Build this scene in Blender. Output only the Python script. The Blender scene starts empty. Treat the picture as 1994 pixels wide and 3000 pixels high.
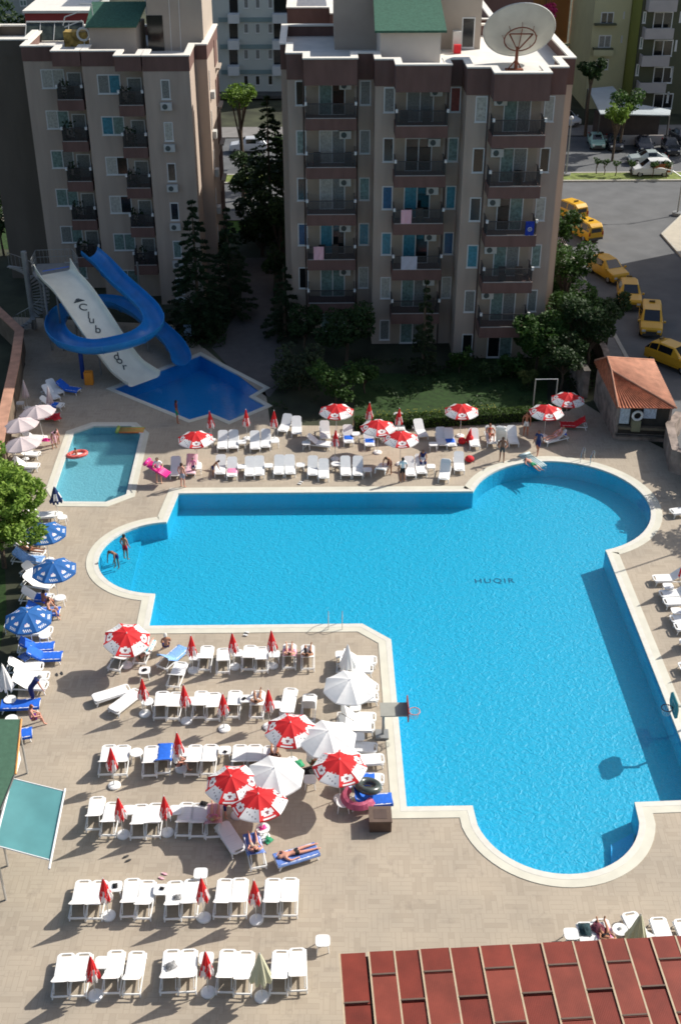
import bpy, math, random
from mathutils import Vector, Matrix, geometry, noise
R=math.radians; PI=math.pi
random.seed(11)
rnd=random.random; U=random.uniform
scn=bpy.context.scene
COL=scn.collection
# ---------------------------------------------------------------- camera model (a spot on a high balcony, 37 m above the deck)
CF=3495.0; TH=math.atan(2154/CF); H=37.0; YAW=math.atan(86/4106)
_s,_c=math.sin(TH),math.cos(TH)
def _ray(x,y):
    u=x-997; v=y-1500
    a,b,c=u,CF*_c-v*_s,-(CF*_s+v*_c)
    cy,sy=math.cos(YAW),math.sin(YAW)
    return a*cy+b*sy,-a*sy+b*cy,c
def G(x,y,z=0.0):
    "surveyed point: where the sight line meets the level z"
    r=_ray(x,y); t=(z-H)/r[2]; return Vector((r[0]*t,r[1]*t,z))
def atY(x,y,Y):
    r=_ray(x,y); t=Y/r[1]; return Vector((r[0]*t,Y,H+r[2]*t))
cd=bpy.data.cameras.new('camera'); cam=bpy.data.objects.new('camera',cd); COL.objects.link(cam)
cam.location=(0,0,H); cam.rotation_euler=(PI/2-TH,0,-YAW)
cd.sensor_fit='VERTICAL'; cd.sensor_height=24; cd.lens=24*CF/3000; cd.clip_end=2500; cd.clip_start=.5
scn.camera=cam
# ---------------------------------------------------------------- light
AZ=R(26.5); EL=R(36.5)
W=bpy.data.worlds.new('World'); scn.world=W; W.use_nodes=True
nt=W.node_tree; bg=nt.nodes['Background']
sky=nt.nodes.new('ShaderNodeTexSky'); sky.sky_type='NISHITA'; sky.sun_disc=False
sky.sun_elevation=EL; sky.sun_rotation=PI/2-AZ; sky.air_density=1.0; sky.dust_density=2.5; sky.ozone_density=.4; sky.altitude=0
nt.links.new(sky.outputs[0],bg.inputs[0]); bg.inputs[1].default_value=.108
sl=bpy.data.lights.new('sun','SUN'); sl.energy=5.0; sl.angle=R(.55); sl.color=(1,.95,.87)
sun=bpy.data.objects.new('sun',sl); COL.objects.link(sun)
sun.rotation_euler=Vector((math.cos(AZ)*math.cos(EL),math.sin(AZ)*math.cos(EL),math.sin(EL))).to_track_quat('Z','Y').to_euler()
scn.view_settings.view_transform='Standard'; scn.view_settings.look='None'; scn.view_settings.exposure=0.22; scn.view_settings.gamma=1
scn.cycles.pixel_filter_type='BLACKMAN_HARRIS'; scn.cycles.filter_width=1.75; scn.cycles.max_bounces=6; scn.cycles.transparent_max_bounces=12; scn.cycles.diffuse_bounces=3; scn.cycles.glossy_bounces=3
scn.cycles.caustics_reflective=False; scn.cycles.caustics_refractive=False
# ---------------------------------------------------------------- materials
MC={}
def mat(name,col,rough=.7,var=.12,sc=2.0,metal=0,bump=0,trans=0,spec=.4,detail=4,coord='Object',stretch=None):
    if name in MC: return MC[name]
    m=bpy.data.materials.new(name); m.use_nodes=True; n=m.node_tree.nodes; l=m.node_tree.links
    b=n['Principled BSDF']; b.inputs['Roughness'].default_value=rough; b.inputs['Metallic'].default_value=metal
    b.inputs['Specular IOR Level'].default_value=spec
    c=tuple(col)+(1,)
    if var>0:
        tc=n.new('ShaderNodeTexCoord'); no=n.new('ShaderNodeTexNoise'); no.inputs['Scale'].default_value=sc; no.inputs['Detail'].default_value=detail
        if stretch:
            mp=n.new('ShaderNodeMapping'); mp.inputs['Scale'].default_value=stretch; l.new(tc.outputs[coord],mp.inputs[0]); l.new(mp.outputs[0],no.inputs['Vector'])
        else: l.new(tc.outputs[coord],no.inputs['Vector'])
        r=n.new('ShaderNodeValToRGB'); r.color_ramp.elements[0].position=.3; r.color_ramp.elements[1].position=.7
        r.color_ramp.elements[0].color=tuple(x*(1-var) for x in col)+(1,)
        r.color_ramp.elements[1].color=tuple(min(1,x*(1+var)) for x in col)+(1,)
        l.new(no.outputs[0],r.inputs[0]); l.new(r.outputs[0],b.inputs['Base Color'])
        if bump:
            bp=n.new('ShaderNodeBump'); bp.inputs['Strength'].default_value=bump; bp.inputs['Distance'].default_value=.03
            l.new(no.outputs[0],bp.inputs['Height']); l.new(bp.outputs[0],b.inputs['Normal'])
    else: b.inputs['Base Color'].default_value=c
    if trans>0:
        t=n.new('ShaderNodeBsdfTranslucent'); t.inputs[0].default_value=c
        mx=n.new('ShaderNodeMixShader'); mx.inputs[0].default_value=trans
        out=n['Material Output']; l.new(b.outputs[0],mx.inputs[1]); l.new(t.outputs[0],mx.inputs[2]); l.new(mx.outputs[0],out.inputs[0])
    m.diffuse_color=c; MC[name]=m; return m
def leafmat(name,c1,c2,rough=.6,sc=.6):
    if name in MC: return MC[name]
    m=bpy.data.materials.new(name); m.use_nodes=True; n=m.node_tree.nodes; l=m.node_tree.links
    b=n['Principled BSDF']; b.inputs['Roughness'].default_value=rough; b.inputs['Specular IOR Level'].default_value=.25
    g=n.new('ShaderNodeNewGeometry'); r=n.new('ShaderNodeValToRGB')
    no=n.new('ShaderNodeTexNoise'); no.inputs['Scale'].default_value=sc; tc=n.new('ShaderNodeTexCoord'); l.new(tc.outputs['Object'],no.inputs['Vector'])
    ad=n.new('ShaderNodeMath'); ad.operation='MULTIPLY_ADD'; ad.inputs[1].default_value=.5
    m2=n.new('ShaderNodeMath'); m2.operation='MULTIPLY_ADD'; m2.inputs[1].default_value=1.2; m2.inputs[2].default_value=-.35
    l.new(no.outputs[0],m2.inputs[0]); l.new(g.outputs['Random Per Island'],ad.inputs[0]); l.new(m2.outputs[0],ad.inputs[2])
    r.color_ramp.elements[0].color=tuple(c1)+(1,); r.color_ramp.elements[1].color=tuple(c2)+(1,)
    l.new(ad.outputs[0],r.inputs[0]); l.new(r.outputs[0],b.inputs['Base Color'])
    t=n.new('ShaderNodeBsdfTranslucent'); l.new(r.outputs[0],t.inputs[0]); mx=n.new('ShaderNodeMixShader'); mx.inputs[0].default_value=.3
    l.new(b.outputs[0],mx.inputs[1]); l.new(t.outputs[0],mx.inputs[2]); l.new(mx.outputs[0],n['Material Output'].inputs[0])
    MC[name]=m; return m
# ---------------------------------------------------------------- mesh builder
class MB:
    def __init__(s): s.v=[]; s.f=[]; s.m=[]; s.mi=0
    def add(s,vs,fs,mi=None):
        o=len(s.v); s.v+=[tuple(v) for v in vs]
        for f in fs: s.f.append([i+o for i in f]); s.m.append(s.mi if mi is None else mi)
        return s
    def box(s,x0,y0,z0,x1,y1,z1,mi=None,rz=0,c=None):
        vs=[(x,y,z) for z in (z0,z1) for x,y in ((x0,y0),(x1,y0),(x1,y1),(x0,y1))]
        if rz:
            cx,cy=c if c else ((x0+x1)/2,(y0+y1)/2); ca,sa=math.cos(rz),math.sin(rz)
            vs=[(cx+(x-cx)*ca-(y-cy)*sa,cy+(x-cx)*sa+(y-cy)*ca,z) for x,y,z in vs]
        return s.add(vs,[(3,2,1,0),(4,5,6,7),(0,1,5,4),(1,2,6,5),(2,3,7,6),(3,0,4,7)],mi)
    def prism(s,poly,z0,z1,mi=None):
        n=len(poly); vs=[(p[0],p[1],z0) for p in poly]+[(p[0],p[1],z1) for p in poly]
        return s.add(vs,[list(range(n))[::-1],list(range(n,2*n))]+[(i,(i+1)%n,n+(i+1)%n,n+i) for i in range(n)],mi)
    def ring(s,c,ax,r,n):
        ax=Vector(ax).normalized(); a=ax.orthogonal().normalized(); b=ax.cross(a)
        return [Vector(c)+a*(r*math.cos(2*PI*i/n))+b*(r*math.sin(2*PI*i/n)) for i in range(n)]
    def cone(s,c0,c1,r0,r1,n=8,caps=True,mi=None):
        ax=Vector(c1)-Vector(c0); A=s.ring(c0,ax,r0,n); B=s.ring(c1,ax,r1,n)
        fs=[(i,(i+1)%n,n+(i+1)%n,n+i) for i in range(n)]
        if caps: fs+=[list(range(n))[::-1],list(range(n,2*n))]
        return s.add(A+B,fs,mi)
    def tube(s,pts,r,n=6,mi=None,closed=False):
        pts=[Vector(p) for p in pts]; m=len(pts); vs=[]; up=None
        rr=r if isinstance(r,(list,tuple)) else [r]*m
        for i,p in enumerate(pts):
            t=(pts[(i+1)%m]-pts[i-1]) if closed else (pts[min(i+1,m-1)]-pts[max(i-1,0)])
            t.normalize()
            if up is None: up=t.orthogonal().normalized()
            a=(up-t*up.dot(t)); a=a.normalized() if a.length>1e-6 else t.orthogonal().normalized(); up=a; b=t.cross(a)
            vs+=[p+a*(rr[i]*math.cos(2*PI*k/n))+b*(rr[i]*math.sin(2*PI*k/n)) for k in range(n)]
        fs=[]; q=m if closed else m-1
        for i in range(q):
            j=(i+1)%m
            fs+=[(i*n+k,i*n+(k+1)%n,j*n+(k+1)%n,j*n+k) for k in range(n)]
        if not closed: fs+=[list(range(n))[::-1],[(m-1)*n+k for k in range(n)]]
        return s.add(vs,fs,mi)
    def ball(s,c,r,n=10,m=6,mi=None):
        rx,ry,rz=r if isinstance(r,(tuple,list)) else (r,r,r); c=Vector(c)
        vs=[c+Vector((0,0,-rz))]
        for i in range(1,m):
            a=-PI/2+PI*i/m
            vs+=[c+Vector((rx*math.cos(a)*math.cos(2*PI*k/n),ry*math.cos(a)*math.sin(2*PI*k/n),rz*math.sin(a))) for k in range(n)]
        vs.append(c+Vector((0,0,rz))); fs=[]
        for k in range(n):
            fs.append((0,1+(k+1)%n,1+k)); t=1+(m-2)*n
            fs.append((t+k,t+(k+1)%n,len(vs)-1))
            for i in range(m-2): fs.append((1+i*n+k,1+i*n+(k+1)%n,1+(i+1)*n+(k+1)%n,1+(i+1)*n+k))
        return s.add(vs,fs,mi)
    def grid(s,P,mi=None,flip=False):
        a=len(P); b=len(P[0]); fs=[]
        for i in range(a-1):
            for j in range(b-1):
                f=(i*b+j,(i+1)*b+j,(i+1)*b+j+1,i*b+j+1); fs.append(f[::-1] if flip else f)
        return s.add([p for r in P for p in r],fs,mi)
    def build(s,name,mats,parent=None,smooth=False,loc=None,rz=None):
        me=bpy.data.meshes.new(name); me.from_pydata(s.v,[],s.f)
        if not isinstance(mats,(list,tuple)): mats=[mats]
        for m in mats: me.materials.append(m)
        me.polygons.foreach_set('material_index',s.m)
        if smooth: me.polygons.foreach_set('use_smooth',[True]*len(s.f))
        me.validate(); me.update()
        o=bpy.data.objects.new(name,me); COL.objects.link(o)
        if parent is not None: o.parent=parent
        if loc is not None: o.location=loc
        if rz is not None: o.rotation_euler[2]=rz
        return o
def tag(o,label=None,cat=None,group=None,kind=None):
    if label: o['label']=label
    if cat: o['category']=cat
    if group: o['group']=group
    if kind: o['kind']=kind
    return o
def thing(name,label,cat,loc=(0,0,0),rz=0,group=None):
    o=bpy.data.objects.new(name,None); o.empty_display_size=.2; COL.objects.link(o); o.location=loc; o.rotation_euler[2]=rz
    return tag(o,label,cat,group)
KIDS={}
def kids(o): return [c for c in bpy.data.objects if c.parent==o]
def copy_tree(o,parent=None,skip=()):
    if o.name not in KIDS: KIDS[o.name]=[c for c in bpy.data.objects if c.parent==o]
    c=o.copy(); COL.objects.link(c); c.parent=parent
    for ch in KIDS[o.name]:
        copy_tree(ch,c)
    return c
PROTO={}
def place(key,label,loc,rz=0,group=None,tilt=None,scale=None):
    "first use takes the prototype itself, later uses copy the thing and its parts"
    root,used=PROTO[key]
    if used: o=copy_tree(root)
    else:
        o=root; PROTO[key][1]=True
        KIDS[root.name]=[c for c in bpy.data.objects if c.parent==root]
        for k in KIDS[root.name]: KIDS[k.name]=[c for c in bpy.data.objects if c.parent==k]
    o.location=loc; o.rotation_euler=(tilt[0] if tilt else 0,tilt[1] if tilt else 0,rz)
    if scale: o.scale=(scale,)*3
    o['label']=label
    if group: o['group']=group
    return o
def struct(name,mb,mats,smooth=False):
    o=mb.build(name,mats,None,smooth); o['kind']='structure'; return o
def sheet(name,outer,holes,z,mats):
    polys=[[Vector((p[0],p[1],0)) for p in q] for q in [outer]+holes]
    flat=[p for q in polys for p in q]
    tris=geometry.tessellate_polygon(polys)
    mb=MB(); vs=[(p.x,p.y,z) for p in flat]; fs=[]
    for t in tris:
        a,b,c=[flat[i] for i in t]
        fs.append(t if (b-a).cross(c-a).z>0 else t[::-1])
    mb.add(vs,fs); return struct(name,mb,mats)
def offset(poly,d):
    "grow (d>0) a closed outline"
    n=len(poly); area=sum(poly[i][0]*poly[(i+1)%n][1]-poly[(i+1)%n][0]*poly[i][1] for i in range(n))
    sg=1 if area>0 else -1; out=[]
    for i in range(n):
        p0,p1,p2=[Vector(poly[k][:2]) for k in (i-1,i,(i+1)%n)]
        e1=(p1-p0).normalized(); e2=(p2-p1).normalized()
        n1=Vector((e1.y,-e1.x))*sg; n2=Vector((e2.y,-e2.x))*sg
        b=(n1+n2); b=b.normalized() if b.length>1e-4 else n1
        k=d/max(.35,b.dot(n1)); out.append((p1.x+b.x*k,p1.y+b.y*k))
    return out
def arc(cx,cy,r,a0,a1,n):
    return [(cx+r*math.cos(R(a0+(a1-a0)*i/n)),cy+r*math.sin(R(a0+(a1-a0)*i/n))) for i in range(n+1)]
# ================================================================ SETTING: pools, deck, ground
def tilemat(name,col,dark,sc,rough=.5,bump=.6):
    m=bpy.data.materials.new(name); m.use_nodes=True; n=m.node_tree.nodes; l=m.node_tree.links; b=n['Principled BSDF']
    tc=n.new('ShaderNodeTexCoord'); br=n.new('ShaderNodeTexBrick'); br.offset=0; br.inputs['Scale'].default_value=sc
    br.inputs['Color1'].default_value=tuple(col)+(1,); br.inputs['Color2'].default_value=tuple(x*.93 for x in col)+(1,); br.inputs['Mortar'].default_value=tuple(dark)+(1,)
    br.inputs['Mortar Size'].default_value=.02; br.inputs['Brick Width'].default_value=.5; br.inputs['Row Height'].default_value=.5
    l.new(tc.outputs['Object'],br.inputs['Vector']); l.new(br.outputs[0],b.inputs['Base Color']); b.inputs['Roughness'].default_value=rough
    if bump:
        no=n.new('ShaderNodeTexNoise'); no.inputs['Scale'].default_value=3.6; no.inputs['Detail'].default_value=5; no.inputs['Distortion'].default_value=1.2; l.new(tc.outputs['Object'],no.inputs['Vector'])
        bp=n.new('ShaderNodeBump'); bp.inputs['Strength'].default_value=bump; bp.inputs['Distance'].default_value=.115; l.new(no.outputs[0],bp.inputs['Height']); l.new(bp.outputs[0],b.inputs['Normal'])
    return m
def paver():
    m=bpy.data.materials.new('deck_pavers'); m.use_nodes=True; n=m.node_tree.nodes; l=m.node_tree.links; b=n['Principled BSDF']
    tc=n.new('ShaderNodeTexCoord'); mp=n.new('ShaderNodeMapping'); mp.inputs['Rotation'].default_value=(0,0,R(1.5)); l.new(tc.outputs['Object'],mp.inputs[0])
    outs=[]
    for k in range(2):
        m2=n.new('ShaderNodeMapping'); m2.inputs['Rotation'].default_value=(0,0,R(90*k)); m2.inputs['Location'].default_value=(.17*k,.08*k,0); l.new(mp.outputs[0],m2.inputs[0])
        br=n.new('ShaderNodeTexBrick'); br.offset=.5; br.inputs['Scale'].default_value=1; br.inputs['Brick Width'].default_value=.88; br.inputs['Row Height'].default_value=.22
        br.inputs['Mortar Size'].default_value=.014; br.inputs['Mortar Smooth'].default_value=.4; br.inputs['Bias'].default_value=-.6
        br.inputs['Color1'].default_value=(.435,.372,.292,1); br.inputs['Color2'].default_value=(.325,.268,.205,1); br.inputs['Mortar'].default_value=(.37,.312,.243,1)
        l.new(m2.outputs[0],br.inputs['Vector']); outs.append(br)
    ch=n.new('ShaderNodeTexChecker'); ch.inputs['Scale'].default_value=1/.88; l.new(mp.outputs[0],ch.inputs[0])
    mx=n.new('ShaderNodeMixRGB'); l.new(ch.outputs[1],mx.inputs[0]); l.new(outs[0].outputs[0],mx.inputs[1]); l.new(outs[1].outputs[0],mx.inputs[2])
    no=n.new('ShaderNodeTexNoise'); no.inputs['Scale'].default_value=.35; no.inputs['Detail'].default_value=6; l.new(tc.outputs['Object'],no.inputs['Vector'])
    r=n.new('ShaderNodeValToRGB'); r.color_ramp.elements[0].position=.3; r.color_ramp.elements[0].color=(.86,.87,.88,1); r.color_ramp.elements[1].position=.7; r.color_ramp.elements[1].color=(1.06,1.05,1.03,1)
    l.new(no.outputs[0],r.inputs[0]); mu=n.new('ShaderNodeMixRGB'); mu.blend_type='MULTIPLY'; mu.inputs[0].default_value=1
    l.new(mx.outputs[0],mu.inputs[1]); l.new(r.outputs[0],mu.inputs[2])
    # stains and spills
    no2=n.new('ShaderNodeTexNoise'); no2.inputs['Scale'].default_value=1.3; no2.inputs['Detail'].default_value=8; no2.inputs['Roughness'].default_value=.7; l.new(tc.outputs['Object'],no2.inputs['Vector'])
    r2=n.new('ShaderNodeValToRGB'); r2.color_ramp.elements[0].position=.33; r2.color_ramp.elements[0].color=(.84,.84,.85,1); r2.color_ramp.elements[1].position=.45; r2.color_ramp.elements[1].color=(1,1,1,1)
    l.new(no2.outputs[0],r2.inputs[0]); m3=n.new('ShaderNodeMixRGB'); m3.blend_type='MULTIPLY'; m3.inputs[0].default_value=1; l.new(mu.outputs[0],m3.inputs[1]); l.new(r2.outputs[0],m3.inputs[2])
    l.new(m3.outputs[0],b.inputs['Base Color']); b.inputs['Roughness'].default_value=.75; b.inputs['Specular IOR Level'].default_value=.25
    return m
def water(name,tint,body,mixd,rough=.03,sc=1.6,amp=.5):
    m=bpy.data.materials.new(name); m.use_nodes=True; n=m.node_tree.nodes; l=m.node_tree.links; out=n['Material Output']
    n.remove(n['Principled BSDF'])
    tc=n.new('ShaderNodeTexCoord'); mp=n.new('ShaderNodeMapping'); mp.inputs['Scale'].default_value=(1,1.35,1); mp.inputs['Rotation'].default_value=(0,0,R(12)); l.new(tc.outputs['Object'],mp.inputs[0])
    n1=n.new('ShaderNodeTexNoise'); n1.inputs['Scale'].default_value=sc; n1.inputs['Detail'].default_value=5; n1.inputs['Roughness'].default_value=.62; n1.inputs['Distortion'].default_value=1.6; l.new(mp.outputs[0],n1.inputs['Vector'])
    n2=n.new('ShaderNodeTexNoise'); n2.inputs['Scale'].default_value=sc*2.7; n2.inputs['Detail'].default_value=3; n2.inputs['Distortion'].default_value=.8; l.new(mp.outputs[0],n2.inputs['Vector'])
    ad=n.new('ShaderNodeMath'); ad.operation='MULTIPLY_ADD'; ad.inputs[1].default_value=.45; l.new(n2.outputs[0],ad.inputs[0]); l.new(n1.outputs[0],ad.inputs[2])
    bp=n.new('ShaderNodeBump'); bp.inputs['Strength'].default_value=amp; bp.inputs['Distance'].default_value=.34; l.new(ad.outputs[0],bp.inputs['Height'])
    tr=n.new('ShaderNodeBsdfTransparent'); tr.inputs[0].default_value=tuple(tint)+(1,)
    df=n.new('ShaderNodeBsdfDiffuse'); df.inputs[0].default_value=tuple(body)+(1,); l.new(bp.outputs[0],df.inputs['Normal'])
    mx=n.new('ShaderNodeMixShader'); mx.inputs[0].default_value=mixd; l.new(tr.outputs[0],mx.inputs[1]); l.new(df.outputs[0],mx.inputs[2])
    gl=n.new('ShaderNodeBsdfGlossy'); gl.inputs['Roughness'].default_value=rough+.05; l.new(bp.outputs[0],gl.inputs['Normal'])
    fr=n.new('ShaderNodeLayerWeight'); fr.inputs[0].default_value=.5; pw=n.new('ShaderNodeMath'); pw.operation='POWER'; pw.inputs[1].default_value=5; l.new(fr.outputs['Facing'],pw.inputs[0]); sc_=n.new('ShaderNodeMath'); sc_.operation='MULTIPLY_ADD'; sc_.inputs[1].default_value=.98; sc_.inputs[2].default_value=.02; l.new(pw.outputs[0],sc_.inputs[0]); bp2=n.new('ShaderNodeBump'); bp2.inputs['Strength'].default_value=amp*.25; bp2.inputs['Distance'].default_value=.1; l.new(ad.outputs[0],bp2.inputs['Height']); l.new(bp2.outputs[0],fr.inputs['Normal']); l.new(bp2.outputs[0],gl.inputs['Normal'])
    m2=n.new('ShaderNodeMixShader'); l.new(sc_.outputs[0],m2.inputs[0]); l.new(mx.outputs[0],m2.inputs[1]); l.new(gl.outputs[0],m2.inputs[2])
    l.new(m2.outputs[0],out.inputs[0]); return m
main=[(-8.5,62.35),(9.35,62.2)]+arc(14.39,60.6,5.27,161,-72,40)+[(16.05,55.3),(16.2,36.4),(13.2,36.3)]+arc(9.77,35.93,3.45,-13,-167,26)+[(6.33,36.25),(3.55,36.25),(3.55,47.7),(2.15,49.05),(-8.75,49.1),(-8.75,51.9)]+arc(-8.7,55.5,3.58,-93,-267,26)[1:]
kid=[tuple(G(*p)[:2]) for p in ((217,1269),(275,1249),(384,1249),(412,1273),(370,1449),(311,1471),(188,1470),(163,1430))]
sli=[tuple(G(*p)[:2]) for p in ((332,1139),(586,1040),(773,1137),(730,1162),(778,1189),(672,1234),(620,1212),(556,1230))]
WL=-.06
M_cop=mat('coping_stone',(.62,.60,.50),.6,.07,1.2); M_cop2=mat('coping_edge',(.66,.64,.57),.5,.06,3)
M_tile=tilemat('pool_tiles',(.010,.42,.66),(.008,.37,.59),4); M_tilek=tilemat('kid_pool_tiles',(.22,.50,.60),(.19,.45,.55),4); M_tiled=tilemat('slide_pool_tiles',(.02,.38,.80),(.016,.32,.7),4)
M_w=water('pool_water',(.86,.985,1),(.015,.62,.85),.09,amp=1,sc=3.0); M_wk=water('kid_pool_water',(.86,.97,.98),(.16,.50,.56),.2,amp=.5,sc=1.3); M_ws=water('slide_pool_water',(.75,.92,.99),(.01,.10,.30),.15,amp=.15)
for nm,pl,dep,tl,wt,cw,lab in (('main',main,1.15,M_tile,M_w,.66,'main'),('kid',kid,.6,M_tilek,M_wk,.55,'kid'),('slide',sli,1.2,M_tiled,M_ws,.35,'slide')):
    mid=offset(pl,cw*.42); outr=offset(pl,cw)
    for a,b,z,mm in ((pl,mid,.032,M_cop2),(mid,outr,.026,M_cop)):
        mb=MB(); n=len(a)
        mb.add([(p[0],p[1],z) for p in a]+[(p[0],p[1],z) for p in b]+[(p[0],p[1],-.1) for p in a]+[(p[0],p[1],-.02) for p in b],
               [f for i in range(n) for f in ((i,(i+1)%n,n+(i+1)%n,n+i)[::-1],(i,2*n+i,2*n+(i+1)%n,(i+1)%n)[::-1],(n+i,n+(i+1)%n,3*n+(i+1)%n,3*n+i)[::-1])])
        struct('pool_coping',mb,mm)
    mb=MB(); n=len(pl)
    mb.add([(p[0],p[1],-.1) for p in pl]+[(p[0],p[1],-dep) for p in pl],[(i,(i+1)%n,n+(i+1)%n,n+i) for i in range(n)])
    struct('pool_wall',mb,tl)
    sheet('pool_floor',pl,[],-dep,tl)
    sheet('pool_water',pl,[],WL,wt)
# shallow entry shelves
struct('pool_step',MB().prism(arc(-8.7,55.5,3.56,118,242,16),-1.14,-.92),M_tile)
q=[G(672,1234),G(778,1189),G(705,1200)]
struct('pool_step',MB().prism([(p.x,p.y) for p in q],-1.19,-.25),tilemat('step_tiles_slide',(.16,.42,.55),(.13,.36,.5),4))
q=[G(1795,2430),G(1862,2395),G(1865,2520),G(1800,2500)]
struct('pool_step',MB().prism([(p.x,p.y) for p in q],-1.14,-.9),M_tiled)
holes=[main,kid,sli]
deck=[(-14.5,18),(40,18),(40,64),(23.2,66),(20.5,70),(18.2,74.5),(17.2,72.9),(15.6,72.6),(2.2,71.0),(-3.2,71.2),(-3.6,75.5),(-6.2,79.8),(-8.3,83.5),(-11.5,88.6),(-24.5,90.5),(-21.6,81.4),(-19.9,64),(-16.4,58),(-15.0,48),(-13.4,38),(-13.4,18)]
deck=[(-13.4,18)]+deck[1:-1]
sheet('pool_deck',deck,holes,0,paver())
M_earth=mat('ground_earth',(.045,.05,.028),.95,.5,.35,bump=.4)
sheet('ground',[(-900,-300),(900,-300),(900,1500),(-900,1500)],holes,-.03,M_earth)
M_lawn=mat('lawn',(.022,.052,.010),.95,.35,2.5,bump=.6)  # very dark green, the garden's shade put into the colour
def flat(name,pts,z,m): return sheet(name,[tuple(p[:2]) for p in pts],[],z,m)
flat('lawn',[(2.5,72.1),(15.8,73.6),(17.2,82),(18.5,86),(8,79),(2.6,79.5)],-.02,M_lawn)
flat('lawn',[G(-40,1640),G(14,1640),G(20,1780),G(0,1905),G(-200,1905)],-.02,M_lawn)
flat('lawn',[(-9.5,110.8),(-1.6,110.8),(-2.2,117),(-10,117)],-.018,mat('lawn_sunlit_tint',(.09,.17,.02),.95,.3,2.5,bump=.5))  # paler lawn green with the sunlight put into the colour
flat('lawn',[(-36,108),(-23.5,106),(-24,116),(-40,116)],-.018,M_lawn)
M_path=mat('path_paving',(.11,.10,.095),.85,.12,1.5); M_bed=mat('bed_soil',(.20,.13,.08),.95,.3,3)
flat('path',[(-6.2,79.8),(-3.4,75.5),(-2.2,79),(-3.6,92),(-3.8,104),(-6.6,104),(-6.2,92),(-8.0,84)],-.012,M_path)
flat('garden_bed',[(2.3,71.1),(15.6,72.62),(15.7,73.5),(2.4,72.0)],-.008,M_bed)
# roads
M_asph=mat('asphalt',(.115,.12,.125),.85,.15,.5,bump=.15,detail=8); M_kerb=mat('kerb_stone',(.42,.40,.35),.8,.1,2); M_pave=mat('pavement_slabs',(.46,.42,.34),.8,.08,1.5)
flat('road',[(-120,117.5),(23.2,117.5),(23.2,60),(34.5,60),(33.2,96),(32.7,109.5),(36.5,116),(140,118),(140,127),(-120,127)],-.022,M_asph)
flat('road',[(-120,130.3),(160,130.3),(160,146),(-120,146)],-.022,M_asph)
flat('median_grass',[(-120,127.3),(160,127.3),(160,130),(-120,130)],.10,mat('median_grass',(.16,.20,.05),.95,.35,1.6,bump=.5))
struct('kerb',MB().box(-120,127,-.03,160,127.3,.13).box(-120,130,-.03,160,130.3,.13),M_kerb)
struct('kerb',MB().box(22.9,60,-.03,23.2,117.4,.13),M_kerb)
flat('pavement',[(21.2,76),(22.9,76),(22.9,117.4),(21.2,117.4)],.09,mat('pavement_dark',(.2,.19,.18),.85,.12,1.5))
flat('pavement',[(33.2,96),(60,92),(70,118),(36.5,115.9),(32.75,109.6)],.10,M_pave)
struct('kerb',MB().tube([(34.6,60,.05),(33.25,96,.05),(32.75,109.5,.05),(36.5,115.9,.05),(70,117.5,.05)],.13,4),M_kerb)
flat('pavement',[(-120,146),(160,146),(160,151),(-120,151)],.08,mat('pavement_far',(.22,.21,.2),.85,.12,1.0))
flat('pavement',[(-120,114.5),(21,114.5),(21,117.4),(-120,117.4)],.08,mat('pavement_near',(.35,.31,.26),.85,.12,1.0))
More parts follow.
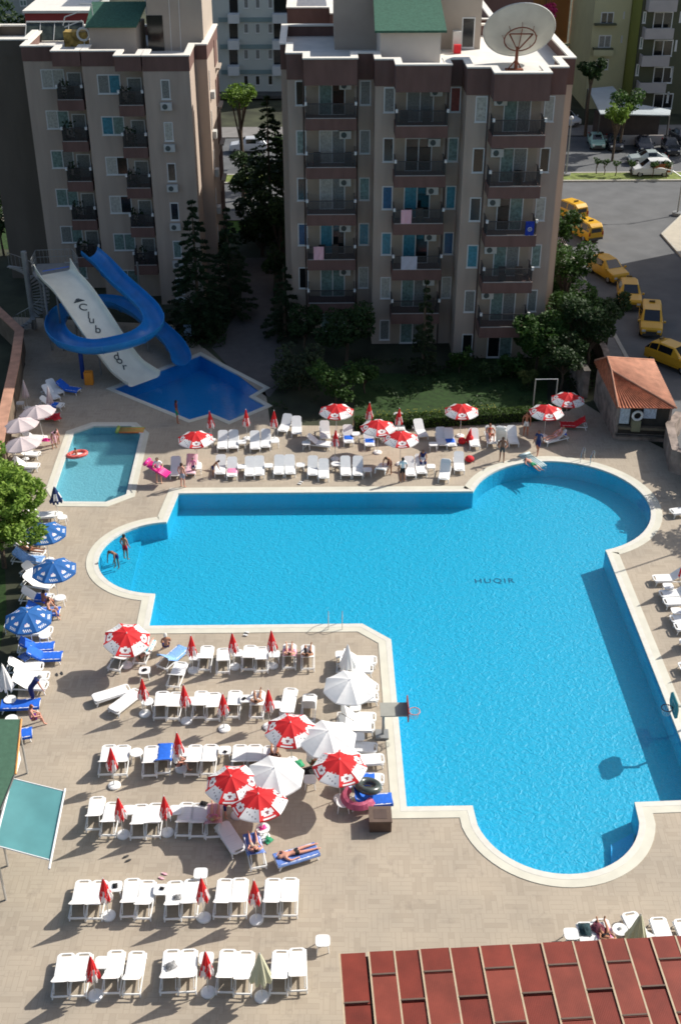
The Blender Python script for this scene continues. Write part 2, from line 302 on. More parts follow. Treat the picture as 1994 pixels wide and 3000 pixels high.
# ================================================================ FURNITURE PROTOTYPES
M_pl=mat('white_plastic',(.84,.84,.82),.4,.03,3); M_plg=mat('shade_white_plastic',(.74,.75,.74),.45,.04,3)
M_blue=mat('blue_cloth',(.015,.13,.62),.8,.12,6); M_lblue=mat('pale_blue_towel',(.22,.42,.78),.9,.25,14); M_red=mat('red_cloth',(.55,.02,.03),.8,.15,6)
M_pink=mat('pink_towel',(.80,.25,.42),.9,.3,14); M_navy=mat('navy_cloth',(.02,.03,.13),.9,.2,6); M_dgrey=mat('dark_plastic',(.06,.06,.06),.5,.1,4)
M_mag=mat('magenta_vinyl',(.85,.04,.30),.35,.06,3); M_green=mat('green_cloth',(.03,.30,.14),.8,.2,6); M_black=mat('black_cloth',(.012,.012,.014),.8,.1,6)
def lounger(kind,ang,cover=None,covermat=None,slat=True):
    "plastic lounger, foot end to +Y; back panel hinged near the head, raised by ang"
    t=thing('sun_lounger','','lounger'); ca,sa=math.cos(R(ang)),math.sin(R(ang))
    w=.32; hy=-.02; z=.34; L=.80
    # seat with the grip slot at the foot end (rounded corners)
    m=MB(); o=[(-w,hy),(w,hy),(w,.80),(w-.04,.90),(w-.12,.95),(-w+.12,.95),(-w+.04,.90),(-w,.80)]
    i_=[(-.19,.80),(.19,.80),(.19,.875),(.14,.90),(-.14,.90),(-.19,.875)]
    for z0,z1 in ((z,z-.055),):
        P=[[Vector((a,b,0)) for a,b in o],[Vector((a,b,0)) for a,b in i_]]
        tr=geometry.tessellate_polygon(P); fl=o+i_; n=len(fl)
        m.add([(a,b,z0) for a,b in fl]+[(a,b,z1) for a,b in fl],[tuple(q) if (Vector(fl[q[1]])-Vector(fl[q[0]])).cross(Vector(fl[q[2]])-Vector(fl[q[0]]))>0 else tuple(q[::-1]) for q in tr])
        k=len(o); m.add([(a,b,z0) for a,b in o]+[(a,b,z1) for a,b in o],[(j,(j+1)%k,k+(j+1)%k,k+j)[::-1] for j in range(k)])
        k=len(i_); m.add([(a,b,z0) for a,b in i_]+[(a,b,z1) for a,b in i_],[(j,(j+1)%k,k+(j+1)%k,k+j) for j in range(k)])
    seat=m.build('seat',M_pl,t)
    if slat:
        g=MB()
        for j in range(6): g.box(-w+.05,.06+j*.12,z-.004,w-.05,.068+j*.12,z+.003)
        g.build('groove_shade_strip',M_plg,seat)  # raised greyer strips, groove shade put into their colour
    # back panel
    def bp(x,s,dz=0): return (x,hy-.012-s*ca-dz*sa,z+s*sa-dz*(-ca)+0)
    m=MB(); prof=[(0,w-.01),(.1,w),(.68,w),(.76,w-.05),(.80,w-.13)]
    top=[(bp(-a,s),bp(a,s)) for s,a in prof]; bot=[(bp(-a,s,-.05),bp(a,s,-.05)) for s,a in prof]
    vs=[v for pr in top for v in pr]+[v for pr in bot for v in pr]; n=len(prof)*2; fs=[]
    for j in range(len(prof)-1):
        a=2*j; fs+=[(a,a+1,a+3,a+2)[::-1],(n+a,n+a+1,n+a+3,n+a+2),(a,a+2,n+a+2,n+a),(a+1,n+a+1,n+a+3,a+3)]
    fs+=[(0,n,n+1,1)[::-1],(n-2,n-1,2*n-1,2*n-2)[::-1]]
    m.add(vs,fs); back=m.build('backrest',M_pl,t)
    # frame: side rails, legs, stretchers and small wheels
    m=MB()
    for s in (-1,1):
        m.box(s*w-.02,-.82,z-.11,s*w+.02,.9,z-.055)
    m.box(-w,-.84,z-.11,w,-.80,z-.06)
    m.build('side_rail',M_pl,t)
    for s in (-1,1):
        MB().tube([(s*(w-.02),.78,z-.06),(s*(w-.01),.86,0.0)],[.035,.026],6).build('leg',M_pl,t)
        MB().tube([(s*(w-.02),-.66,z-.08),(s*(w-.01),-.78,0.03)],[.035,.028],6).build('leg',M_pl,t)
    MB().tube([(-w,-.755,.12),(w,-.755,.12)],.016,5).build('stretcher',M_pl,t)
    if ang>5:
        hs=.5; top_=Vector(bp(0,hs,-.05)); m=MB()
        for s in (-1,1): m.tube([(s*.24,top_.y,top_.z),(s*.24,-.72,z-.09)],.016,5)
        m.tube([(-.24,top_.y,top_.z),(.24,top_.y,top_.z)],.016,5); m.build('back_prop',M_pl,t)
    if cover:
        # a cloth laid along seat and back, hanging a little over the sides
        m=MB(); pts=[]
        for j in range(9): pts.append((hy+(.96 if cover!='half' else .55)*(1-j/8.),z+.012))
        ys=[(y,zz) for y,zz in pts]
        if cover!='half':
            for j in range(1,8):
                b=bp(0,.80*j/7); ys.append((b[1],b[2]+.014))
        P=[]
        for y,zz in ys: P.append([(x,y+.008*math.sin(9*x+5*y),zz+dz+.004*math.sin(20*y+8*x)) for x,dz in ((-.35,-.14),(-.342,-.02),(-.2,0.0),(0,.004),(.2,0),(.342,-.02),(.35,-.14))])
        m.grid(P,flip=True); m.build('towel',covermat,t,smooth=True)
    PROTO[kind]=[t,False]; return t
lounger('lounger',38); lounger('lounger_flat',2); lounger('lounger_steep',62)
def stripes(name,c1,c2,sc):
    m=bpy.data.materials.new(name); m.use_nodes=True; n=m.node_tree.nodes; l=m.node_tree.links; tc=n.new('ShaderNodeTexCoord'); wv=n.new('ShaderNodeTexWave'); wv.inputs['Scale'].default_value=sc; wv.inputs['Distortion'].default_value=.4
    r=n.new('ShaderNodeValToRGB'); r.color_ramp.interpolation='CONSTANT'; r.color_ramp.elements[0].color=tuple(c1)+(1,); r.color_ramp.elements[1].color=tuple(c2)+(1,); r.color_ramp.elements[1].position=.5
    l.new(tc.outputs['Object'],wv.inputs[0]); l.new(wv.outputs[0],r.inputs[0]); l.new(r.outputs[0],n['Principled BSDF'].inputs['Base Color']); n['Principled BSDF'].inputs['Roughness'].default_value=.9; return m
M_strT=stripes('turquoise_striped_towel',(.04,.45,.62),(.75,.72,.65),2.2); M_pat=stripes('patterned_navy_towel',(.03,.10,.45),(.20,.32,.65),5)
M_pinkp=stripes('patterned_pink_towel',(.75,.30,.42),(.80,.62,.62),4)
for k,mm in (('blue',M_blue),('pale',M_lblue),('red',M_red),('pink',M_pinkp),('strT',M_strT),('pat',M_pat)):
    lounger('lounger_'+k,38,'full',mm,False)
lounger('lounger_half',38,'half',M_blue,False); lounger('lounger_flatpat',4,'full',M_pat,False); lounger('lounger_pinkhalf',38,'half',M_pink,False); lounger('lounger_flatblue',3,'full',M_blue,False)
def table(kind,n,r,z=.44):
    t=thing('side_table','','table'); m=MB()
    o=[((1 if i%2 else 1)*r*math.cos(2*PI*(i+.5)/n),r*math.sin(2*PI*(i+.5)/n)) for i in range(n)]
    if n==16: # rounded square
        o=[(math.copysign(abs(math.cos(a))**.45,math.cos(a))*r,math.copysign(abs(math.sin(a))**.45,math.sin(a))*r) for a in [2*PI*(i+.5)/24 for i in range(24)]]
    m.prism(o,z-.035,z); m.build('table_top',M_pl,t)
    for sx in (-1,1):
        for sy in (-1,1): MB().tube([(sx*r*.66,sy*r*.66,z-.03),(sx*r*.82,sy*r*.82,0)],[.028,.02],5).build('leg',M_pl,t)
    PROTO[kind]=[t,False]
table('table',16,.27); table('table_round',20,.29)
# ---- parasols
M_cr=mat('parasol_red',(.72,.025,.03),.75,.10,2,trans=.25); M_cw=mat('parasol_white',(.86,.86,.85),.75,.05,3,trans=.2); M_cd=mat('parasol_mark',(.22,.06,.08),.8,0)
M_cb=mat('parasol_blue',(.02,.13,.40),.75,.12,2,trans=.2); M_cp=mat('parasol_pink_dot',(.75,.55,.62),.8,0); M_cc=mat('parasol_cream',(.66,.66,.48),.8,.06,3,trans=.2); M_crose=mat('parasol_dusty_rose',(.70,.60,.60),.8,.06,2,trans=.2)
M_pole=mat('pole_metal',(.62,.62,.60),.35,.03,3,metal=.5); M_basec=mat('concrete_base',(.62,.62,.60),.7,.1,6)
M_pp=mat('folded_pattern',(.62,.35,.35),.8,.6,16)
def disc_base(t):
    m=MB(); m.cone((0,0,0),(0,0,.07),.27,.27,20); m.cone((0,0,.07),(0,0,.11),.27,.20,20); m.cone((0,0,.11),(0,0,.3),.035,.03,8); return m.build('base',M_pl,t,smooth=False)
def open_parasol(kind,style,Rad=1.15,base=True,n=8,top=2.28,edge=1.84):
    t=thing('parasol','','parasol'); m=MB(); a0=PI/n*.6
    K,J=(18,16) if style in('red','blue') else (6,5)
    for p in range(n):
        A=a0+2*PI*p/n; B=a0+2*PI*(p+1)/n; P=[]
        for i in range(K+1):
            s=i/K; row=[]
            for j in range(J+1):
                u=j/J; x=Rad*s*((1-u)*math.cos(A)+u*math.cos(B)); y=Rad*s*((1-u)*math.sin(A)+u*math.sin(B))
                zz=top-(top-edge)*(s**1.35)+.05*s*math.sin(PI*u)*-1
                row.append((x,y,zz))
            P.append(row)
        o=len(m.v)
        for i in range(K):
            for j in range(J):
                s=(i+.5)/K; u=(j+.5)/J-.5; mi=0
                if style=='red':
                    if p%2==0:
                        if s>.57+.06*abs(math.cos(u*PI*3)) and abs(u)<.49:
                            mi=1
                            if .68<s<.93 and abs(u)<.38 and (i*7+j*5+p)%11==0: mi=3
                    else:
                        d=((u*s)/.30)**2+((s-.77)/.135)**2
                        if d<1: mi=1 if d>.10 else 2
                        if s>.955 and abs(u)<.3: mi=1
                elif style=='blue':
                    d=((u*s)/.125)**2+((s-.66)/.08)**2
                    if d<1: mi=1 if (u>0 or s>.68) else 2
                    if .82<s<.92 and abs(u)<.24 and (j+i)%2: mi=1
                m.add([P[i][j],P[i+1][j],P[i+1][j+1],P[i][j+1]],[(0,1,2,3)],mi)
    # short valance
    for p in range(n):
        A=a0+2*PI*p/n; B=a0+2*PI*(p+1)/n
        P=[[(Rad*((1-u)*math.cos(A)+u*math.cos(B)),Rad*((1-u)*math.sin(A)+u*math.sin(B)),edge-.05*math.sin(PI*u)-d) for u in [k/6 for k in range(7)]] for d in (0,.07)]
        m.grid(P,1 if style=='red' and p%2==0 else 0)
    mats={'red':[M_cr,M_cw,M_cd,mat('parasol_grey_mark',(.25,.24,.26),.8,0)],'blue':[M_cb,M_cw,M_cp],'white':[M_cw,M_cw,M_cw],'rose':[M_crose,M_cw,M_cd]}[style]
    can=m.build('canopy',mats,t,smooth=False)
    r=MB()
    for p in range(n):
        A=a0+2*PI*p/n; r.tube([(0,0,top-.05),(Rad*.5*math.cos(A),Rad*.5*math.sin(A),top-(top-edge)*.39-.03),(Rad*.98*math.cos(A),Rad*.98*math.sin(A),edge-.02)],.009,4)
        r.tube([(0,0,top-.65),(Rad*.5*math.cos(A),Rad*.5*math.sin(A),top-(top-edge)*.39-.04)],.007,4)
    r.build('rib',M_pole,can)
    MB().cone((0,0,.03),(0,0,top-.01),.02,.018,8).build('pole',M_pole,t)
    MB().cone((0,0,top-.02),(0,0,top+.07),.035,.012,8).build('finial',M_pl,t)
    if base: disc_base(t)
    PROTO[kind]=[t,False]
open_parasol('open_red','red'); open_parasol('open_blue','blue',1.2); open_parasol('open_white','white',1.25); open_parasol('open_rose','rose',1.2)
def closed_parasol(kind,style,top=2.14,low=1.0,r0=.235):
    t=thing('folded_parasol','','parasol'); m=MB(); n=32; K=10; P=[]
    for i in range(K+1):
        s=i/K; rr=r0*(.12+.88*min(1,s*1.15))*(1 if s<.93 else .86); row=[]
        for k in range(n+1):
            a=2*PI*k/n; f=1+.22*math.cos(8*a+s*1.2)*s+.08*math.sin(3*a+4*s)
            zz=top-(top-low)*s-(.07*math.cos(8*a+s) if i==K else 0)
            row.append((rr*f*math.cos(a),rr*f*math.sin(a),zz))
        P.append(row)
    for i in range(K):
        for k in range(n):
            mi=0
            if style=='red' and i>=5: mi=(1 if (k//4)%2==0 and (i>6 or k%4 in(1,2)) else (2 if (k+i)%4==0 else 0))
            if style=='blue' and 4<=i<=7 and (k//4)%2==0: mi=1
            m.add([P[i][k],P[i+1][k],P[i+1][k+1],P[i][k+1]],[(0,1,2,3)],mi)
    m.build('canopy',{'red':[M_cr,M_cw,M_pp],'cream':[M_cc]*3,'white':[M_cw]*3,'blue':[mat('parasol_navy',(.01,.03,.12),.7,.1,3),M_cw,M_cp],'rose':[M_crose]*3,'green':[mat('parasol_darkred',(.30,.03,.03),.8,.1,3),M_cw,M_cw]}[style],t)
    MB().cone((0,0,.03),(0,0,top+.02),.02,.018,8).build('pole',M_pole,t)
    MB().cone((0,0,top-.02),(0,0,top+.08),.03,.008,8).build('finial',M_pl,t)
    disc_base(t); PROTO[kind]=[t,False]
closed_parasol('closed_red','red'); closed_parasol('closed_cream','cream',2.35,1.0,.36); closed_parasol('closed_white','white',2.35,1.0,.34); closed_parasol('closed_blue','blue',1.9,.9,.34); closed_parasol('closed_rose','rose',2.1,.9,.22)
# ================================================================ PLACING THE DECK FURNITURE
ORD=['leftmost','second','third','fourth','fifth','sixth','seventh','eighth','ninth','tenth','eleventh','twelfth','thirteenth','fourteenth','fifteenth']
LG='white sun loungers around the pools'; TG='small white side tables between loungers'; CG='folded red and white parasols'; OG='open red and white parasols'
def ordn(i): return ORD[i]+(' from left' if i else '')
def lay(px,py,ang=90,kind='lounger',label='',z=.34,group=LG):
    "px,py = the middle of the foot end; ang = heading of the foot end in degrees"
    p=G(px,py,z); a=R(ang); d=Vector((math.cos(a),math.sin(a),0)); c=p-d*.95
    return place(kind,label,(c.x+U(-.03,.03),c.y+U(-.05,.05),0),a-PI/2+R(U(-2.6,2.6)),group)
def row(pts,name,ang=90):
    for i,p in enumerate(pts):
        k=p[2] if len(p)>2 and p[2] else 'lounger'; an=p[3] if len(p)>3 else ang
        lab=(p[4] if len(p)>4 else 'white sun lounger')+', '+ordn(i)+' in '+name
        lay(p[0],p[1],an,k,lab)
def tab(px,py,label,kind='table',z=.44,rz=0):
    p=G(px,py,z); return place(kind,label,(p.x,p.y,0),rz,TG)
def closed(px,py,label,kind='closed_red',z=2.2,group=CG,tilt=(0,0)):
    p=G(px,py,z); return place(kind,label,(p.x,p.y,0),U(0,6),group,tilt=tilt)
def opened(px,py,label,kind='open_red',z=2.3,tilt=(0,0),rz=0,group=OG,scale=None):
    p=G(px,py,z); return place(kind,label,(p.x,p.y,0),rz,group,tilt=tilt,scale=scale)
C5=lambda x,y:(x*.6378,2500+y*.6378); C3=lambda x,y:(x*.3827,2100+y*.3827); C1=lambda x,y:(x*.3827,1800+y*.3827); C2=lambda x,y:(550+x*.4464,1800+y*.4464)
C4=lambda x,y:(550+x*.4464,2200+y*.4464); N6=lambda x,y:(500+x*.4783,1100+y*.4783); N7=lambda x,y:(1180+x*.3827,1120+y*.3827); L8=lambda x,y:(x*.3189,1450+y*.3189); LK=lambda x,y:(x*.2551,1080+y*.2551)
RR=lambda x,y:(1840+x*.233,1600+y*.233)
row([C5(*p) for p in ((313,458),(390,455),(541,443),(630,443),(798,443),(876,443),(1046,440),(1130,446),(1290,440),(1368,432))],'front row nearest the camera')
row([C5(*p) for p in ((388,122),(460,122),(610,118),(678,120),(812,120),(885,120),(1030,118),(1105,115),(1250,112),(1330,112))],'second row from the camera')
row([C3(762,605),C3(868,645),C3(1095,660),C3(1205,658),C3(1435,655),C3(1530,652),(632,2352,'lounger_pink',90,'lounger under patterned pink towel')],'row above the teal awning')
row([(323,2180),(365,2181),(448,2182),(488,2176,'lounger_blue',90,'lounger under a bright blue towel'),(573,2180),(619,2180),(704,2180),(746,2180),(790,2182)],'row above the awning row')
row([(378,2013,'lounger_flat',28),(410,2022,'lounger_flat',52),(480,2026),(517,2026),(592,2025),(628,2027),(688,2021),(755,2021),(853,2016,'lounger_flat',83),(907,2034,'lounger_steep',88)],'second row below the lower pool edge')
row([(380,1892,None,72),(440,1872,'lounger_strT',80,'lounger under turquoise towel'),(538,1892,'lounger_pale',58,'lounger under pale blue towel'),(532,1940,None,80),(606,1891),(659,1896),(731,1891),(768,1894),(847,1887,'lounger_pinkhalf',92,'lounger with pink towel'),(903,1889,None,88)],'row nearest the lower pool edge')
for i,(x,y,k,a) in enumerate(((1103,1934,None,-3),(1092,1957,None,-5),(1108,2014,None,0),(1108,2041,None,0),(1101,2099,None,-3),(1097,2126,None,-3),(1103,2192,None,-8),(1126,2222,None,3),(1126,2280,'lounger_half',0),(1148,2336,'lounger_blue',4))):
    lay(x,y,a,k or 'lounger',('white sun lounger' if not k else 'sun lounger with blue mat')+', '+(ORD[i].replace('leftmost','topmost')+(' from top' if i else ''))+' in column facing right to the pool')
lay(703,2494,-62,'lounger_flat','grey shaded flat white lounger lying askew below the red umbrellas')
lay(738,2440,100,'lounger_pat','white lounger with lilac towel under the sunbather without a shirt')
lay(930,2480,22,'lounger_flatpat','flat lounger with patterned navy towel, apart on the open deck')
for x,y,l,k in ((C5(530,150)+('side table with dark sandals on it in the second row','table')),(C5(738,165)+('side table holding small items, middle of second row','table')),(C5(922,90)+('tilted side table behind the second row','table')),(C5(470,500)+('side table beside the left folded umbrella in front row','table')),(C5(948,480)+('side table behind the middle folded umbrella in front row','table')),(C5(1482,400)+('lone side table right of the front row','table')),
  (C3(1045,270)+('round table in the row with the blue towel','table_round')),(659,2197,'side table with phone, third poolside row centre','table'),(536,2203,'side table beside woman on blue towel','table'),(432,2054,'side table with bag between angled loungers and row','table_round'),(559,2052,'side table in second poolside row beside the second folded umbrella','table'),(720,2046,'side table with a dark bag in second poolside row','table'),(807,2064,'side table right of the rightmost umbrella of second poolside row','table'),
  (570,1923,'side table right of the pale blue lounger','table'),(695,1912,'side table with a cup in the poolside row','table'),(804,1915,'side table left of pink towel lounger','table'),(424,1963,'small table with black flip-flops by striped towel','table'),(998,1916,'small table near the pool corner','table'),(1040,2070,'side table right below the upper white umbrella','table'),(1050,2157,'side table shaded between the white umbrella loungers','table'),(770,2425,'round table with magenta item by the sunbathers','table_round'),(908,2282,'side table with white cloth under the red umbrella','table'),(1010,1945,'small table left of the upper white umbrella','table_round'),(378,2372,'side table beside left umbrella in awning row','table'),(515,2372,'side table behind second umbrella in awning row','table'),(1005,2350,'round white table beside blue mat lounger','table_round')): tab(x,y,l,k)
def M(x,y): return (x,y)
cl=[C5(473,106)+('folded red umbrella, left one of second row',),C5(922,115)+('folded red umbrella, middle one of second row',),C5(1168,125)+('folded red umbrella, right one of second row',),C5(408,470)+('folded red umbrella, left one of front row',),C5(940,455)+('folded red umbrella, middle one of front row',),
 C3(905,608)+('folded red umbrella, left one above the teal awning row',),C3(1250,592)+('folded red umbrella, right one above the teal awning row',),C3(838,238)+('folded red umbrella in front of two leftmost third poolside row loungers',),C3(1360,112)+('folded red umbrella beside the woman on the blue towel',),
 (413,1984,'folded red umbrella by the two angled loungers'),(537,2005,'folded red umbrella, second in second poolside row'),(650,2027,'folded red umbrella, third in second poolside row'),(783,2021,'folded red umbrella, rightmost in second poolside row'),
 (557,1860,'folded red umbrella right of pale blue lounger'),(681,1849,'folded red umbrella in the middle at lower pool edge'),(795,1847,'folded red umbrella left of the couple at pool edge'),
 (616,1203,'folded red umbrella, left one below the slide pool'),(720,1198,'folded red umbrella, middle one below the slide pool'),(801,1200,'folded red umbrella, right one below the slide pool'),(1080,1178,'folded red umbrella by the hedge left of the open ones'),(1167,1193,'folded red umbrella in front of the hedge middle'),(981,1277,'low folded red umbrella behind the upper poolside row')]
for x,y,l in cl: closed(x,y,l,z=2.2 if y!=1277 else 1.7,tilt=(R(U(-2,2)),R(U(-2,2))))
closed(*C5(1192,458),'large folded cream umbrella in the front row','closed_cream',2.4,'folded cream parasols')
closed(6,1945,'folded white umbrella at the left edge by the navy robe','closed_white',2.4,'folded white parasols')
closed(1018,1893,'folded white umbrella at the corner of the lower deck','closed_white',2.3,'folded white parasols')
closed(1876,2678,'folded cream umbrella beside the red slatted roof','closed_cream',2.4,'folded cream parasols')
closed(159,1424,'folded navy umbrella at the corner of the kid pool','closed_blue',1.95,'folded navy parasols')
closed(69,1114,'folded rose umbrella by the brown wall','closed_rose',2.15,'folded rose parasols')
closed(140,1131,'folded rose umbrella in front of the two white loungers','closed_rose',2.15,'folded rose parasols')
p=G(520,0+1290,0)
for x,y,l,tl,rz in ((360,1840,'tilted red umbrella, alone at the left of the deck',(R(9),R(4)),.2),(851,2115,'red umbrella left of the lower white umbrella',(0,0),0),(995,2223,'red umbrella nearest the lower pool side',(0,0),.5),(688,2271,'red umbrella touching the lowest white umbrella',(0,R(-4)),.1),(766,2334,'red umbrella above the sunbathers, lowest open one',(R(-6),0),.6),
   (572,1267,'red umbrella left of the upper poolside rows',(0,0),.3),(985,1186,'red umbrella behind upper loungers, left of the hedge',(0,0),0),(1107,1233,'red umbrella in the middle of the upper deck',(0,0),.4),(1174,1266,'red umbrella lowest of the upper deck ones',(0,0),.2),(1352,1186,'red umbrella in front of the hedge, right part',(0,0),.1),(1601,1188,'red umbrella near the frame gate, lower of two',(0,0),.2),(1664,1152,'red umbrella closest to the stone hut',(0,0),0)):
    opened(x,y,'open '+l,tilt=tl,rz=rz)
for x,y,l in ((1025,1990,'upper one by the pool corner'),(961,2141,'middle one between red ones'),(804,2249,'lowest one beside two red ones')): opened(x,y,'open white umbrella, '+l,'open_white',group='open white parasols')
for x,y,l in ((156,1648,'middle one at the left edge of the deck'),(80,1792,'lowest one at the left edge'),(130,1540,'half hidden behind the bright tree')): opened(x,y,'open blue umbrella, '+l,'open_blue',group='open blue parasols',rz=.3)
for x,y,l in ((115,1191,'farthest of the three by the kid pool'),(64,1228,'middle one of the three by the kid pool'),(70,1284,'nearest of the three by the kid pool')): opened(x,y,'open pale rose umbrella, '+l,'open_rose',group='open rose parasols',tilt=(R(-4),R(-6)))
# upper rows (feet towards the camera)
row([(510,1392),(555,1386,'lounger_pink',-92,'lounger with pink towel'),(643,1389),(677,1396,'lounger_pinkhalf',-90,'lounger, pink towel over foot'),(729,1393),(758,1392),(816,1389),(847,1389),(916,1392),(947,1401),(1014,1392),(1048,1392),(1201,1392),(1235,1386),],'upper pool edge row',-90)
row([(651,1313),(681,1313),(744,1315),(778,1309),(825,1263,None,-105),(868,1271)],'shaded row below the slide pool',-90)
row([(952,1284),(1019,1296,'lounger_half',-90,'lounger with blue towel'),(1081,1306,'lounger_half',-90,'lounger with blue towel'),(1112,1281),(1170,1258),(1240,1278,None,-80),(1295,1304),(1325,1306,'lounger_half',-85,'lounger with blue towel'),(1391,1308),(1442,1298),(1505,1300)],'back row in front of the hedge',-90)
lay(973,1300,-15,'lounger','white sun lounger seen from its side behind the upper row'); lay(1196,1284,-10,'lounger','white lounger poking out from the lowest upper red umbrella')
lay(1300,1403,-100,'lounger_steep','white lounger with its back low at upper right pool edge'); lay(1345,1378,-93,'lounger','rightmost white lounger at the upper pool edge')
lay(545,1290,180,'lounger','white sun lounger partly under the left upper red umbrella')
lay(1640,1240,175,'lounger_red','dark red covered lounger under the two right umbrellas'); lay(1592,1290,205,'lounger','white lounger of the reclining woman by the right umbrellas')
for x,y,l in ((708,1366,'between first pairs of upper pool row'),(787,1363,'second table of the upper pool row'),(880,1361,'third table of the upper pool row'),(983,1358,'round table at the low folded umbrella'),(1076,1375,'table left of the carried lounger'),(806,1291,'shaded table right below the third folded umbrella'),(709,1294,'shaded table between the first loungers below slide pool'),(579,1368,'table by the pink towel and inflatable'),(897,1297,'shaded table left of the side-on lounger'),(1262,1365,'table near the navy dressed person'),(1042,1270,'table beside the blue towel in the back row'),(1268,1300,'table at the left of the back row right half')): tab(x,y,'white side table, '+l,'table_round' if 'round' in l else 'table')
# left edge
for x,y,a,k,l in ((178,1151,-52,None,'white lounger pair right one, back raised, near brown wall'),(168,1166,-52,None,'white lounger pair left one, back raised, near brown wall'),(232,1142,-22,'lounger_blue','blue covered lounger in the shade below the blue slide'),(187,1186,-10,'lounger_half','white lounger with blue cover behind the rose umbrellas'),(176,1216,8,'lounger_red','red covered lounger behind the rose umbrellas'),(130,1283,-15,'lounger','white lounger between the rose umbrellas'),(118,1330,-10,'lounger','white lounger below the nearest rose umbrella'),(118,1362,-5,'lounger','lounger beside the bright tree, upper one'),
   (169,1504,3,None,'white lounger above the half hidden blue umbrella'),(137,1582,5,None,'white lounger below the half hidden blue umbrella'),(133,1618,-8,None,'white lounger under the person lying by the tree'),(128,1640,-12,'lounger_pale','lounger with light blue towel behind the middle blue umbrella'),(143,1690,-28,None,'white lounger below the middle blue umbrella, upper one'),(155,1716,-18,None,'white lounger below the middle blue umbrella, lower one'),(160,1746,-2,'lounger_half','white lounger with blue end beside the dark haired man'),(178,1788,0,'lounger_blue','lounger with blue mat right of lowest blue umbrella'),(156,1842,5,None,'white lounger below the lowest blue umbrella'),(160,1893,2,'lounger_blue','blue covered lounger, upper of the two blue ones'),(182,1916,4,'lounger_blue','blue covered lounger, lower of the two blue ones'),
   (127,1951,2,None,'white lounger left of the grey flip-flops'),(147,1978,0,None,'white lounger behind the navy robe, upper one'),(142,2006,-3,None,'white lounger behind the navy robe, lower one'),(117,2058,6,'lounger_flatblue','flat blue covered lounger at the left edge'),(95,2143,12,'lounger_blue','blue lounger under the man in purple shorts')):
    lay(x,y,a,k or 'lounger',l)
for x,y,l in ((183,1514,'round table right of top left lounger'),(178,1549,'table by the half hidden blue umbrella'),(177,1750,'round table right of the dark haired man'),(131,1860,'round table under lowest blue umbrella edge'),(30,2048,'round table at folded white umbrella foot'),(34,2105,'small round table at green awning corner'),(59,1180,'white stool by the brown wall'),(30,1830,'table at lawn edge by lowest blue umbrella')): tab(x,y,'white '+l,'table_round' if 'round' in l else 'table')
# right edge
for i,(x,y,a) in enumerate(((1912,1692,-178),(1933,1739,-178),(1942,1762,-178),(1963,1812,-178),(1973,1836,-178),(1990,1882,-178),(1986,1950,-178))): lay(x,y,a,'lounger','white sun lounger, '+ORD[i].replace('leftmost','first')+' from the top at the right edge')
lay(1962,1498,-170,'lounger','shaded lounger at right edge below the stone hut')
tab(1956,1716,'white side table between the top right edge loungers'); tab(1980,1788,'white side table between the lower right edge loungers')
for i,(x,y) in enumerate(((1861,1779),(1909,1848),(1930,1930),(1954,2004))):
    g=G(x,y); L=2.2/math.tan(EL); place('closed_white' if i==2 else 'closed_red','folded umbrella just outside the right edge, number %s from the top'%('one two three four'.split()[i]),(g.x+L*math.cos(AZ),g.y+L*math.sin(AZ),0),U(0,3),'folded parasols at the right deck edge')
# bottom right beside the red roof
for x,y,a,k,l in ((1708,2700,92,None,'white lounger with dark clothes beside the red roof'),(1756,2692,92,'lounger_pinkhalf','white lounger with pink towel beside the red roof'),(1843,2674,100,None,'small white lounger behind folded cream umbrella'),(1925,2687,92,None,'white lounger right of the folded cream umbrella'),(1995,2690,92,None,'lounger cut by the right edge beside the red roof')): lay(x,y,a,k or 'lounger',l)
tab(1815,2722,'white table with cups beside the red roof','table_round'); tab(1672,2735,'dark shadowed stool left of the red roof loungers')
# ================================================================ APARTMENT BUILDINGS
M_wall=mat('render_beige',(.43,.35,.29),.9,.09,1.0,detail=8,stretch=(1.6,1.6,.22)); M_brown=mat('band_brown',(.16,.092,.078),.85,.14,1.2,stretch=(1.5,1.5,.4)); M_cap=mat('parapet_cap',(.74,.71,.64),.7,.05,1.5)
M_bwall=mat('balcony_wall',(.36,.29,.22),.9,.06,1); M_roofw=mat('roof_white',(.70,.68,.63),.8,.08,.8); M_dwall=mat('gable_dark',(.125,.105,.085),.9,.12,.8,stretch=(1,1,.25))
M_frame=mat('window_frame',(.68,.69,.68),.5,.03,3); M_glass=mat('glass_dark',(.012,.014,.015),.12,0,spec=.6); M_gcur=mat('glass_green_curtain',(.16,.24,.22),.25,.35,6)
M_gblue=mat('glass_cyan_curtain',(.05,.21,.28),.25,.25,5); M_gdb=mat('glass_blue_curtain',(.025,.08,.18),.25,.2,5); M_gwh=mat('glass_white_curtain',(.42,.42,.38),.25,.25,7); M_gred=mat('glass_red_curtain',(.20,.04,.035),.3,.2,6)
M_gridc=mat('glass_grey_curtain',(.20,.21,.20),.25,.3,9); M_rail=mat('railing_dark',(.035,.035,.038),.4,.1,3,spec=.5); M_ac=mat('ac_casing',(.55,.56,.54),.6,.04,4); M_fan=mat('ac_fan',(.07,.09,.09),.6,.2,20)
M_roofg=mat('green_shingle',(.045,.125,.085),.9,.2,6,bump=.3); M_pent=mat('penthouse_render',(.40,.345,.29),.9,.06,.7)
PANES=[M_glass,M_gcur,M_gcur,M_gwh,M_gridc,M_gridc,M_glass]
